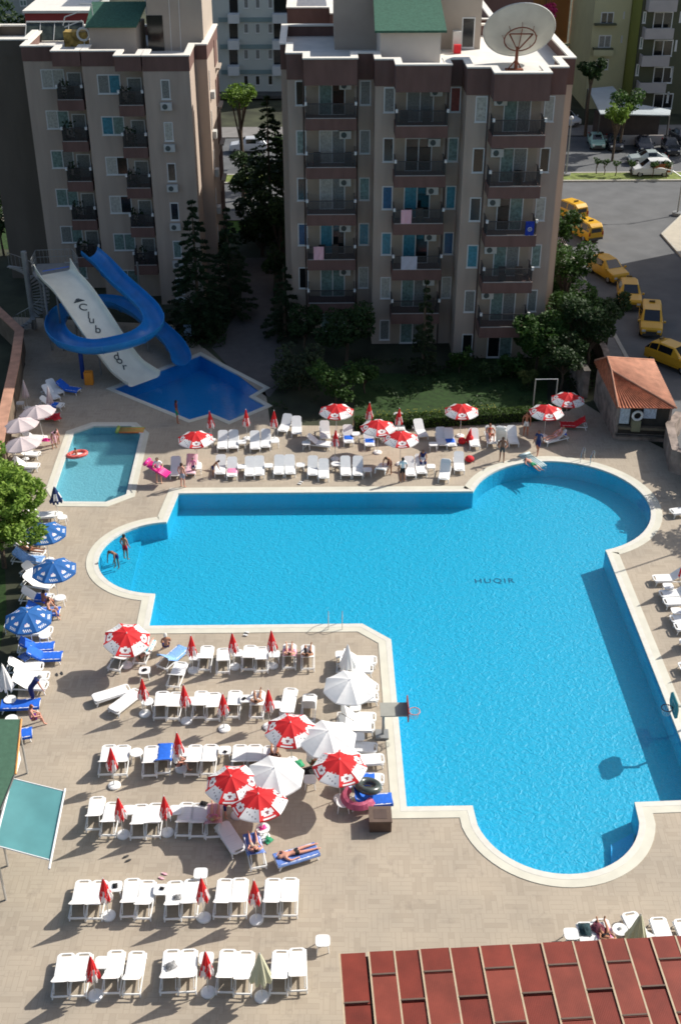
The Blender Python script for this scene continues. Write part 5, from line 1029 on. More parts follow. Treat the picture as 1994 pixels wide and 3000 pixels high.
# small belongings on tables and loungers
def heap(px,py,z,label,mt,s=.2,cat='belongings',seed=0):
    random.seed(seed+int(px)); m=MB()
    N_=10; P=[]
    for i in range(N_+1):
        P.append([(s*(2*i/N_-1)*(1+.2*noise.noise((i*.7,j*.5,seed))),s*.8*(2*j/N_-1)*(1+.2*noise.noise((i*.6,j*.9,seed+5))),max(.012,(.02+.5*s*max(0,1-((2*i/N_-1)**2+(2*j/N_-1)**2)))*(1+.9*noise.noise((i*.8,j*.8,seed+9))))) for j in range(N_+1)])
    m.grid(P,flip=True); return freeobj('cloth_heap',label,cat,m,mt,G(px,py,z),smooth=True,rz=U(0,3))
for a in ((C5(530,150)+(.45,'dark sandals on the side table of the second row',M_black,.12)),(C5(745,162)+(.45,'dark pouch on the middle table of second row',M_black,.09)),(C5(785,518)+(.36,'grey cloth bag on the fifth lounger of front row',mat('grey_cloth',(.25,.25,.25),.9,.4,8),.2)),(C5(815,202)+(.36,'crumpled grey paper on the fifth lounger in second row',mat('grey_cloth',(.25,.25,.25),.9,.4,8),.15)),
  (660,2203,.45,'phone and keys on table in the third poolside row',M_black,.09),(715,2047,.45,'small dark bag on second poolside row table',M_black,.1),(424,1963,.45,'black flip-flops on small table beside striped towel',M_black,.12),(597,2355,.36,'black bag on lounger right part of awning row',M_black,.16),(770,2425,.45,'magenta magazine on the round table',M_mag,.14),(783,2460,.02,'green cloth beside the round table foot',M_green,.22),
  (905,2262,.02,'black bag on the deck under the right red umbrella',M_black,.3),(870,2240,.02,'green towel heap under the right red umbrella',M_green,.28),(1010,2288,.45,'pale blue cloth heap behind the swim ring',mat('pale_blue_cloth',(.45,.58,.80),.9,.15,6),.42),(1752,2722,.36,'purple brown towel on lounger beside red roof',mat('purple_brown',(.16,.04,.06),.9,.4,8),.3),(1712,2724,.36,'dark teal clothes on the lounger beside red roof',mat('dark_teal_cloth',(.02,.05,.06),.9,.4,8),.28),(1815,2720,.45,'cups on the white table beside red roof',M_ac,.08),(1740,1285,.0,'x',M_black,.0),(1645,1271,.35,'bright blue cushion right of the reclining woman',M_blue,.28),(76,1345,.4,'pale shirt on the lounger under the nearest rose umbrella',M_pl,.2),
  (165,1225,.4,'red bag heap on lounger behind rose umbrella',M_red,.35),(136,1290,.4,'magenta swim board by the nearest rose umbrella',M_mag,.26),(70,1905,.02,'small beige bag on the ground beside the blue loungers',M_cc,.25),(75,1925,.4,'patterned navy clothes between the blue loungers',M_pat,.3)):
    if a[5]>0: heap(a[0],a[1],a[2],a[3],a[4],a[5],seed=3)
# pool floor lettering
cu=bpy.data.curves.new('pool_lettering','FONT'); cu.body='HUQIR'; cu.size=.62; cu.space_character=1.25; cu.align_x='CENTER'; cu.extrude=.003
o=bpy.data.objects.new('tmp',cu); COL.objects.link(o); me=bpy.data.meshes.new_from_object(o.evaluated_get(bpy.context.evaluated_depsgraph_get())); bpy.data.objects.remove(o)
g=G(1448,1708,-1.15); me.transform(Matrix.Scale(1.0,4,(0,1,0))); me.materials.append(mat('letter_tile_blue',(.005,.07,.16),.6,0)); o=bpy.data.objects.new('pool_lettering',me); COL.objects.link(o); o.location=(g.x,g.y,-1.14); o['kind']='structure'
# lamp posts
def lamp(p,h,label,arm=0):
    t=thing('street_lamp',label,'street lamp',p); m=MB(); m.cone((0,0,0),(0,0,h),.09,.06,8); m.cone((0,0,0),(0,0,.3),.5,.5,12)
    if arm: m.tube([(0,0,h-.9),(-arm*.5,0,h-.2),(-arm,0,h)],.05,5); m.build('pole',M_steel,t); m=MB(); m.ball((-arm-.1,0,h),(.4,.15,.1),10,6); m.build('lamp_head',M_ac,t)
    else: m.build('pole',M_steel,t); m=MB(); m.ball((0,0,h+.15),.22,10,8); m.build('lamp_head',M_frame,t)
lamp(G(1656,515),6.0,'grey street lamp with round head by the avenue median'); lamp(G(1982,630),4.6,'dark street lamp with bent arm on the right pavement',2.2)
t=thing('lamp_post','tall deck lamp post with a box just outside the right edge','lamp post',(16.11+8.9,53.32+4.45,0)); MB().cone((0,0,0),(0,0,7.4),.07,.05,8).build('pole',M_steel,t); MB().box(-.3,-.1,2.9,.3,.1,3.6).build('box',M_ac,t)

# ================================================================ TREES AND PLANTS
L_dark=leafmat('leaves_dark',(.014,.032,.012),(.05,.095,.026)); L_mid=leafmat('leaves_mid',(.018,.050,.011),(.07,.145,.026)); L_lite=leafmat('leaves_light',(.06,.13,.015),(.22,.34,.05))
L_con=leafmat('conifer_needles',(.014,.030,.014),(.045,.085,.032)); L_yel=leafmat('leaves_yellow_green',(.10,.16,.02),(.30,.36,.06)); L_olive=leafmat('leaves_olive',(.02,.035,.015),(.07,.095,.045))
M_bark=mat('bark',(.09,.065,.045),.95,.3,5,bump=.5)
def leafquad(m,c,r,flatness=.5):
    n=Vector((U(-1,1),U(-1,1),U(-.3,1)+flatness)).normalized(); a=n.orthogonal().normalized(); a=Matrix.Rotation(U(0,6.28),3,n)@a; b=n.cross(a); a*=r; b*=r*U(.45,.7)
    m.add([c-a,c+b*.8,c+a,c-b*.8],[(0,1,2,3)])
def crown_blobs(m,blobs,N,r,shell=.35):
    tot=sum(b[1]**2 for b in blobs)
    for c,R_ in blobs:
        for _ in range(int(N*R_*R_/tot)):
            d=Vector((random.gauss(0,1),random.gauss(0,1),random.gauss(0,1))).normalized(); rad=R_*(1-shell*rnd()**1.6); p=Vector(c)+Vector((d.x*rad,d.y*rad,d.z*rad*.82))
            if noise.noise(p*1.1)<-.28: continue
            leafquad(m,p,r*U(.7,1.3))
def tree(base,h,cr,label,lm=None,N=2600,leaf=.16,trunk_h=None,kind='tree',cat='tree',nb=11,crown_z=None,group='trees around the garden',seed=1,squash=1):
    random.seed(seed); t=thing(kind,label,cat,base,0,group); th=trunk_h or h*.4; cz=crown_z or (h-cr*squash)
    blobs=[(Vector((0,0,cz)),cr*.62)]
    for i in range(nb):
        a=i*2.4+U(-.3,.3); e=U(-.55,.95); rr=cr*U(.45,.72); blobs.append((Vector((rr*math.cos(a),rr*math.sin(a),cz+e*cr*.62*squash)),cr*U(.26,.44)))
    m=MB(); crown_blobs(m,blobs,N,leaf); m.build('crown',lm or L_mid,t)
    m=MB(); m.tube([(0,0,0),(U(-.1,.1),U(-.1,.1),th*.5),(U(-.15,.15),0,th),(0,0,cz)],[.034*h**.8,.029*h**.8,.023*h**.8,.010*h**.8],7)
    for c,R_ in blobs[1:]: m.tube([(0,0,th*U(.7,1)),Vector((c.x*.5,c.y*.5,(th+c.z)/2)),c],[.014*h**.8,.010*h**.8,.004*h**.8],5)
    m.build('trunk',M_bark,t); return t
def conifer(base,h,cr,label,N=3200,leaf=.2,lm=None,tiers=None,seed=1,tag_='conifer',slim=False,group='conifers around the garden'):
    random.seed(seed); t=thing(tag_,label,'tree',base,0,group); m=MB(); tiers=tiers or int(h/.55)
    for k in range(tiers):
        z=h*(.1+.9*k/tiers); rr=cr*(1-(k/tiers))**.8*(U(.85,1.1)); nbh=max(5,int(9*(1-k/tiers))+3); cnt=int(N*(rr/cr+.15)/(tiers*.62))
        for b in range(nbh):
            a=U(0,6.28); 
            for q in range(cnt//nbh):
                s=math.sqrt(rnd()); w=.22*rr*(1.1-s)
                p=Vector((rr*s*math.cos(a)-w*U(-1,1)*math.sin(a),rr*s*math.sin(a)+w*U(-1,1)*math.cos(a),z-.22*rr*s+U(-.1,.1)))
                leafquad(m,p,leaf*U(.6,1.2),1.2 if not slim else .2)
    m.build('crown',lm or L_con,t); m=MB(); m.tube([(0,0,0),(0,0,h*.5),(0,0,h*.97)],[.16,.11,.03],7); m.build('trunk',M_bark,t); return t
def at(px,py): g=G(px,py); return (g.x,g.y,-.02)
conifer((-9.1,86.5,0),11.0,2.7,'tallest dark conifer against the right corner of the left block',9000,.17,seed=3)
conifer((-6.9,90.5,0),9.2,2.3,'dark conifer behind the tallest one, left of the path',6000,.17,seed=5)
conifer(at(835,985)[:2]+(0,),6.0,1.9,'dark conifer right of the shaded path',5000,.14,seed=8)
conifer((-4.2,108.5,0),13.5,3.5,'big dark cedar between the two beige blocks beside the lawn',5200,.26,L_dark,seed=4)
tree((-3.0,101,0),8.5,2.4,'dark tree touching the left side of the right block',L_dark,4200,.2,1.5,seed=14,squash=1.4)
tree((-7.4,121.5,0),12.0,1.9,'slim bright tree with tall trunk behind the left block',L_lite,1700,.18,7.5,seed=6,nb=7)
tree((-3.2,126,0),6.2,1.7,'young green tree by the avenue between the blocks',L_mid,1300,.17,3,seed=7)
tree((2.1,80.8,0),5.4,2.4,'dense dark tree hiding the ground floor of the right block',L_dark,4200,.15,2,seed=9)
tree((-.9,82.8,0),4.0,1.5,'small dark tree at the left foot of the right block',L_dark,2200,.13,1.5,seed=19)
tree((-1.3,76.6,0),3.8,2.1,'wide shaded shrub tree beside the slide pool deck',L_olive,3400,.13,1.2,seed=10)
tree((1.2,74.2,0),3.6,1.9,'shrub tree with sunlit tips behind the red umbrella',L_mid,3400,.12,1.2,seed=11)
tree((3.3,76.0,0),2.6,1.1,'small light tipped shrub in the shaded garden',L_mid,1500,.11,.8,seed=12)
conifer((7.6,78.9,0),7.6,1.15,'slim conifer in front of the middle balconies',5200,.12,lm=L_olive,seed=13,slim=True)
tree((10.3,79.2,0),2.0,1.0,'low bush by the ground floor doors',L_mid,1200,.12,.6,seed=15)
tree((12.4,77.6,0),1.8,.9,'low bush at the right end of the lawn',L_dark,1100,.12,.6,seed=16)
tree((15.9,79.4,0),4.7,2.2,'broad green tree at the right foot of the block',L_mid,7000,.15,1.6,seed=17,nb=14)
tree((19.6,79.2,0),5.8,2.1,'tall dark tree left of the round taxi pavement tree',L_dark,5000,.15,2,seed=117)
tree((18.9,82.5,0),5.8,2.0,'leafy tree right of the block near the street wall',L_mid,3800,.15,2,seed=18)
tree((19.4,88,0),7.4,2.2,'leafy tree beside the taxi street pavement',L_mid,3200,.16,2.4,seed=20)
tree((19.8,95,0),8.0,2.1,'bright topped tree behind the first taxis',L_mid,2800,.17,2.6,seed=21)
tree((17.2,76.3,0),4.2,1.6,'dark tree behind the boundary wall by the hut',L_dark,2400,.13,1.4,seed=22)
tree((22.0,83.8,0),4.6,1.55,'round dark tree hanging over the taxi pavement',L_dark,3000,.13,2,seed=23)
tree((14.9,76.6,0),1.5,.75,'clipped yellow green bush behind the metal frame',leafmat('leaves_khaki',(.06,.08,.02),(.15,.18,.05)),1600,.09,.3,'shrub','shrub',seed=24)
tree((23.4,62.0,0),3.4,1.5,'shrub at right edge below the stone hut',L_olive,2800,.12,1,'shrub','shrub',seed=25)
tree((24.9,58.2,0),5.0,2.0,'tree at the right edge shading the deck',L_dark,2600,.14,1.6,seed=26)
tree((26.2,65.5,0),4.6,1.8,'tree outside the right edge behind the hut wall',L_dark,1800,.15,1.6,seed=36)
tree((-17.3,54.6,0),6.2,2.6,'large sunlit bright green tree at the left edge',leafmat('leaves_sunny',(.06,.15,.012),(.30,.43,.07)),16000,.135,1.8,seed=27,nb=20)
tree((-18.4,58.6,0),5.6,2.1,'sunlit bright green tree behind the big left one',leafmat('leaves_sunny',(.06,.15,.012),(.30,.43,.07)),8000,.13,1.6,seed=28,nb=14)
tree((-30,112,0),5.5,2.4,'small leafy tree left of the side wing',L_mid,1600,.2,2.4,seed=29); tree((-28.3,105,0),4.5,1.4,'thin dark tree by the pink paved patch',L_dark,900,.17,2.4,seed=30)
for i,(x,y,h,r_,l) in enumerate(((-36,168,12,5,'dark tree left of the red house'),(-44,170,13,6,'dark tree second from top left corner'),(-50,166,12,5.5,'dark tree at top left corner'),(-31,150,9,4,'dark tree behind the left block roof'))): tree((x,y,0),h,r_,l,L_dark,2600,.4,4,seed=40+i,group='dark trees beyond the left block')
tree((33.5,135,0),6.6,1.5,'light green young tree by the parked cars',L_lite,1500,.18,3,seed=50); tree((35.4,139.5,0),7.2,2.1,'bright tree in front of the café roof',L_mid,1800,.2,3,seed=51); tree((45.2,139,0),8.0,2.6,'bright green tree at the right edge by the café',L_lite,2400,.22,3,seed=52)
# palm like round tree on a tall trunk
tree((32.6,146,0),9.4,1.7,'dark round headed tree on a tall thin trunk by the café',L_dark,2000,.2,7.5,seed=53,nb=8)
tree((27.6,152,0),4.2,1.1,'yellow flowering shrub beside the kiosk',L_yel,900,.16,2,'shrub','shrub',seed=54)
random.seed(77)
M_bg=leafmat('bougainvillea',(.35,.02,.10),(.60,.05,.22))
t=tree(atY(1592,70,151),2.6,1.5,'pink flowering bougainvillea behind the top of the roof dish',leafmat('bougainvillea',(.12,.10,.03),(.60,.05,.22)),1500,.2,8,seed=55)
for i,(px,py) in enumerate(((1768,515),(1800,518),(1845,520),(1908,522),(1950,524),(700,492),(1745,512))):
    tree(at(px,py)[:2]+(.1,),1.9,.55,'small staked sapling on the avenue median, '+ORD[i],L_mid,160,.13,.9,'sapling','tree',nb=4,seed=60+i,group='saplings on the avenue median')
# hedge: a run of clipped leaves with flowers
random.seed(5)
def hedge(a,b,w,h,label,N,lm):
    a=Vector(a);b=Vector(b); t=thing('hedge',label,'hedge',(a.x,a.y,0)); m=MB(); d=(b-a); L=d.length; d.normalize(); n=Vector((-d.y,d.x,0))
    for _ in range(N):
        u=U(0,L); e=U(-1,1); 
        if rnd()<.55: p=d*u+n*(w/2*e)+Vector((0,0,h+.07*noise.noise(Vector((u*1.3,e,0)))))
        else: p=d*u+n*(w/2*(1 if rnd()<.5 else -1)*(1+.15*noise.noise(Vector((u*2,3,0)))))+Vector((0,0,U(0,h)))
        leafquad(m,p,.07*U(.7,1.4),.4)
    m.build('foliage',lm,t); m=MB(); c=[d*0-n*w*.4,d*L-n*w*.4,d*L+n*w*.4,n*w*.4]; m.prism([(q.x,q.y) for q in c],0,h*.9); m.build('branches',mat('hedge_core',(.008,.015,.006),.95,.3,5),t)
    return t
hedge((2.4,70.5,0),(16.2,71.95,0),.95,.75,'long clipped hedge with yellow flowers between deck and lawn',7000,leafmat('hedge_leaves',(.02,.05,.01),(.10,.17,.025),sc=2.5))
g_=MB()
for _ in range(260):
    x=U(3.5,12); y=71.1+ (x-2.4)*.105+U(-.45,.3); leafquad(g_,Vector((x,y,U(.72,.9))),.05,.8)
o=g_.build('yellow_flowers',leafmat('flowers_yellow',(.35,.35,.03),(.55,.50,.05))); tag(o,'small yellow flowers dotted along the clipped hedge','flowers',None,'stuff')
# ground cover in the shaded garden and by the street wall
m=MB(); random.seed(9)
for _ in range(5200):
    x,y=U(-3.2,17.5),U(73.5,82); 
    if noise.noise(Vector((x*.5,y*.5,2)))<.08: continue
    leafquad(m,Vector((x,y,U(0,.35))),.12)
for _ in range(2600):
    x,y=U(17.5,20.6),U(76,100); leafquad(m,Vector((x,y,U(0,.7))),.16)
for _ in range(1500):
    x,y=U(-10.5,-7),U(84,92); leafquad(m,Vector((x,y,U(0,.5))),.14)
tag(m.build('ground_cover',L_dark),'low dark ground cover plants in the shaded garden','ground cover',None,'stuff')

tree((-4.9,104.5,0),6.5,2.6,'dense low tree filling the gap between the blocks, nearer one',L_dark,4200,.19,.8,seed=201,squash=1.5)
tree((-6.6,119,0),6.0,2.2,'dense low tree by the avenue in the gap between the blocks',L_dark,3200,.2,.8,seed=202,squash=1.4)
tree((-2.7,116,0),8.0,2.6,'tall dense dark tree behind the lawn in the gap',L_dark,4200,.21,1,seed=203,squash=1.5)
tree((-2.9,95.5,0),5.0,1.7,'dark shrub tree along the path by the right block',L_dark,2600,.16,.7,seed=204,squash=1.4)
tree((-8.9,98.5,0),5.0,1.5,'dark shrub tree along the flank of left block',L_dark,2400,.16,.7,seed=205,squash=1.4)
for i,(x,y,h,r_) in enumerate(((18.2,79.3,3.0,1.5),(19.9,84.6,3.2,1.5),(18.6,91.5,3.6,1.7),(20.3,99.5,3.4,1.5),(14.0,78.4,2.2,1.2))):
    tree((x,y,0),h,r_,'low dark shrub beside the street wall, '+ORD[i].replace('leftmost','nearest')+' from the hut' if i else 'low dark shrub beside the street wall, nearest the hut',L_dark if i%2 else L_mid,2400,.14,.5,'shrub','shrub',seed=210+i,squash=1.2)
# ================================================================ VEHICLES
M_tx=mat('taxi_yellow',(.64,.36,.02),.3,.05,1,spec=.5); M_txb=mat('car_glass',(.01,.014,.018),.08,0,spec=.8); M_tyre=mat('tyre',(.015,.015,.015),.8,.1,4); M_rim=mat('wheel_rim',(.4,.4,.4),.35,0,metal=.7); M_chr=mat('headlight_glass',(.7,.7,.68),.15,0,spec=.8); M_tail=mat('tail_light',(.35,.01,.01),.25,0)
def car(key,kind,cat,body,st,L=4.3,w=.86,roofs=None,sign=False,rearmat=None,lettering=False):
    """st: stations (y, z_belt, half_width_belt, z_roof, half_width_roof, is_glass_side); front of the car at -Y"""
    t=thing(kind,'',cat); m=MB(); secs=[]
    for (y,zb,wb,zr,wr,g) in st:
        secs.append([(-wb*.94,y,.30),(-wb,y,.55),(-wb,y,zb-.08),(-wb*.965,y,zb),(-wr,y,zr-.07 if zr-zb>.2 else zr-.01),(-wr*.86,y,zr),(wr*.86,y,zr),(wr,y,zr-.07 if zr-zb>.2 else zr-.01),(wb*.965,y,zb),(wb,y,zb-.08),(wb,y,.55),(wb*.94,y,.30)])
    n=len(secs[0]); o=len(m.v)
    m.add([p for s in secs for p in s],[])
    for i in range(len(secs)-1):
        for k in range(n):
            j=(k+1)%n; m.f.append([i*n+k,i*n+j,(i+1)*n+j,(i+1)*n+k]); m.m.append(0)
    m.f.append(list(range(n))[::-1]); m.m.append(0); m.f.append([(len(secs)-1)*n+k for k in range(n)]); m.m.append(0)
    b=m.build('body',body,t,smooth=False)
    for i in range(len(st)-1):
        a=[Vector(p) for p in secs[i]]; c=[Vector(p) for p in secs[i+1]]
        def patch(q,nm,ins=.10):
            cen=sum(q,Vector())/4; nn=(q[1]-q[0]).cross(q[3]-q[0]).normalized(); q=[p.lerp(cen,ins) for p in q]
            if nn.dot(cen-Vector((0,0,.7)))<0: nn=-nn
            q2=[p+nn*.012 for p in q]; mm=MB(); mm.add(q2,[(0,1,2,3)]); 
            f=mm.f[0]; v=[Vector(x) for x in mm.v]
            if (v[1]-v[0]).cross(v[2]-v[0]).dot(nn)<0: mm.f[0]=f[::-1]
            mm.build(nm,M_txb,t)
        if st[i][5]:
            patch([a[3],c[3],c[4],a[4]],'window'); patch([a[8],c[8],c[7],a[7]],'window')
        if abs(st[i][3]-st[i+1][3])>.3: patch([a[5],c[5],c[6],a[6]],'windshield' if st[i][3]<st[i+1][3] else 'rear_window',.07)
    # end faces: glass tailgate for upright rears
    ye=st[-1]
    if ye[3]-ye[1]>.3: MB().add([(-ye[4]*.84,ye[0]+.012,ye[1]+.02),(ye[4]*.84,ye[0]+.012,ye[1]+.02),(ye[4]*.78,ye[0]+.012,ye[3]-.12),(-ye[4]*.78,ye[0]+.012,ye[3]-.12)],[(3,2,1,0)]).build('rear_window',M_txb,t)
    y0=st[0][0]; w0=st[0][2]
    for s in (-1,1):
        MB().box(s*w0*.78-.14,y0-.03,.58,s*w0*.78+.14,y0+.03,.74).build('headlight',M_chr,t)
        MB().box(s*ye[2]*.86-.07,ye[0]-.01,.72,s*ye[2]*.86+.07,ye[0]+.03,1.05).build('tail_light',M_tail,t)
        MB().box(s*(st[2][2]+.10)-.09,st[3][0]-.1,st[2][1]+.02,s*(st[2][2]+.10)+.09,st[3][0]+.02,st[2][1]+.17).build('mirror',body,t)
    MB().box(-w0*.55,y0-.025,.45,w0*.55,y0+.01,.62).build('grille',M_dgrey,t)
    MB().box(-w0*.9,y0-.07,.28,w0*.9,y0+.05,.44).build('bumper',M_dgrey if body!=M_pl else M_ac,t); MB().box(-ye[2]*.9,ye[0]-.03,.30,ye[2]*.9,ye[0]+.07,.5).build('bumper',M_dgrey,t)
    for s in (-1,1):
        for y in (y0+.78,ye[0]-.78):
            m=MB(); m.cone((s*(w-.02)+s*.02,y,.32),(s*(w-.22),y,.32),.32,.32,16); q=m.build('wheel',M_tyre,t); MB().cone((s*(w+.012),y,.32),(s*(w+.002),y,.32),.18,.19,12).build('rim',M_rim,q)
    if sign:
        zr=max(s[3] for s in st); yy=[s[0] for s in st if s[3]==zr][0]+.25
        MB().box(-.22,yy,zr+.004,.22,yy+.16,zr+.13).build('roof_sign',mat('sign_dark',(.10,.07,.02),.5,.2,3),t)
        m=MB(); m.box(-w-.006,-.9,.55,-w-.001,1.1,.68); m.box(w+.001,-.9,.55,w+.006,1.1,.68)
        m.build('door_trim',mat('trim_black',(.02,.02,.02),.5,0),t)
    if rearmat:
        m=MB(); m.box(-w-.012,.1,.55,-w-.004,ye[0]-.15,1.45); m.box(w+.004,.1,.55,w+.012,ye[0]-.15,1.45); m.build('side_panel',rearmat,t)
    PROTO[key]=[t,False]
van=[(-2.1,.72,.74,.74,.6,0),(-1.95,.86,.83,.88,.7,0),(-1.25,1.02,.87,1.04,.76,0),(-1.15,1.04,.87,1.08,.76,0),(-.35,1.08,.88,1.74,.70,1),(.75,1.08,.88,1.80,.72,1),(1.75,1.08,.87,1.78,.70,1),(2.0,1.06,.85,1.60,.68,0),(2.1,.98,.83,1.50,.66,0)]
sedan=[(-2.15,.66,.72,.68,.55,0),(-1.95,.80,.82,.82,.66,0),(-1.05,.92,.86,.94,.70,0),(-.9,.94,.86,.97,.72,0),(-.15,.96,.87,1.42,.60,1),(.9,.96,.87,1.44,.60,1),(1.6,.96,.86,1.02,.66,0),(2.05,.92,.82,.96,.62,0),(2.15,.86,.78,.88,.58,0)]
suv=[(-2.15,.80,.74,.82,.6,0),(-2.0,.95,.83,.97,.7,0),(-1.15,1.08,.88,1.10,.76,0),(-1.05,1.10,.88,1.13,.76,0),(-.3,1.10,.89,1.66,.66,1),(1.0,1.10,.89,1.68,.66,1),(1.75,1.08,.88,1.50,.62,1),(2.1,1.0,.84,1.1,.62,0)]
car('taxi_van','taxi','taxi',M_tx,van,sign=True); car('taxi_wagon','taxi','taxi',M_tx,suv,sign=True)
car('white_suv','parked_car','car',mat('car_white',(.55,.58,.62),.3,.04,1,spec=.5),suv); car('silver_car','parked_car','car',mat('car_silver',(.38,.44,.44),.3,.05,1,spec=.6),sedan); car('dark_car','parked_car','car',mat('car_dark',(.03,.035,.05),.25,.05,1,spec=.7),sedan); car('green_car','parked_car','car',mat('car_pale_green',(.35,.55,.48),.3,.05,1,spec=.6),sedan)
car('van','delivery_van','van',mat('van_white',(.70,.71,.70),.35,.04,1),van,rearmat=mat('van_orange',(.40,.12,.04),.5,.2,2))
def veh(key,px,py,head,label,group=None): 
    g=G(px,py,.8); return place(key,label,(g.x,g.y,0),R(head)+PI/2,group)
TG2='yellow taxis waiting along the kerb'
veh('taxi_van',1663,612,118,'yellow taxi farthest from the pool, half hidden behind the block',TG2); veh('taxi_van',1708,668,112,'yellow taxi seen from behind, second from the far end',TG2)
veh('taxi_wagon',1780,785,-70,'yellow taxi with white bonnet standing in front of shaded ones',TG2); veh('taxi_wagon',1842,858,-98,'shaded yellow taxi, fourth from the far end',TG2); veh('taxi_van',1905,935,-102,'shaded yellow taxi van, second nearest the hut roof',TG2); veh('taxi_wagon',1975,1042,-52,'yellow taxi nearest the hut roof at right edge',TG2)
veh('white_suv',728,424,180,'white hatchback parked beyond the conifers between the blocks'); veh('van',1905,492,180,'white delivery van with an orange rear panel on the avenue','cars on the avenue'); veh('silver_car',1895,458,180,'pale silver car behind the orange and white van','cars on the avenue')
for i,(x,y,k,l) in enumerate(((1746,408,'green_car','pale green car parked under the café front'),(1799,412,'dark_car','dark car with a bright hood parked second at the café'),(1886,418,'dark_car','dark car parked under the tree by the café'),(1964,424,'dark_car','dark car parked at the right end of the café'),(1655,345,'white_suv','white car parked behind the right corner of the block'))): veh(k,x,y,-95 if i<4 else -60,l,'cars parked by the café')
veh('dark_car',1998,425-30,-80,'dark car at the right edge by the café trees','cars parked by the café')
# ================================================================ PEOPLE
SK={'fair':(.60,.33,.22),'pink':(.62,.30,.22),'tan':(.38,.18,.10),'red':(.42,.16,.09),'dark':(.26,.12,.07)}
for k,c in SK.items(): mat('skin_'+k,c,.55,.08,4,spec=.35)
def skin_body(J,E,rad):
    "one continuous surface grown on the skeleton"
    names=list(J); me=bpy.data.meshes.new('body'); me.from_pydata([J[k] for k in names],[(names.index(a),names.index(b)) for a,b in E],[])
    o=bpy.data.objects.new('tmp_body',me); COL.objects.link(o); md=o.modifiers.new('s','SKIN'); md.use_smooth_shade=True; md.branch_smoothing=.5
    for i,k in enumerate(names):
        r=rad[k] if k in rad else rad[k.rstrip('LR')]; r=(r,r) if not isinstance(r,tuple) else r
        me.skin_vertices[0].data[i].radius=r
    me.skin_vertices[0].data[names.index('pelvis')].use_root=True
    ss=o.modifiers.new('u','SUBSURF'); ss.levels=1; ss.render_levels=1
    me2=bpy.data.meshes.new_from_object(o.evaluated_get(bpy.context.evaluated_depsgraph_get())); bpy.data.objects.remove(o); bpy.data.meshes.remove(me); return me2
RAD={'pelvis':(.125,.105),'waist':(.115,.09),'chest':(.15,.105),'upper':(.13,.09),'neck':.052,'jaw':.07,'skull':.092,'crown':.06,'nose':.014,'sh':.062,'elbow':.042,'wrist':.028,'palm':(.035,.018),'hip':.088,'knee':.058,'ankle':.038,'heel':.036,'toe':(.038,.02),
 'f1':.009,'f2':.009,'f3':.009,'f4':.008,'thumb':.010,'g1':.007,'g2':.007,'g3':.007,'g4':.006}
def V3(*a): return Vector(a)
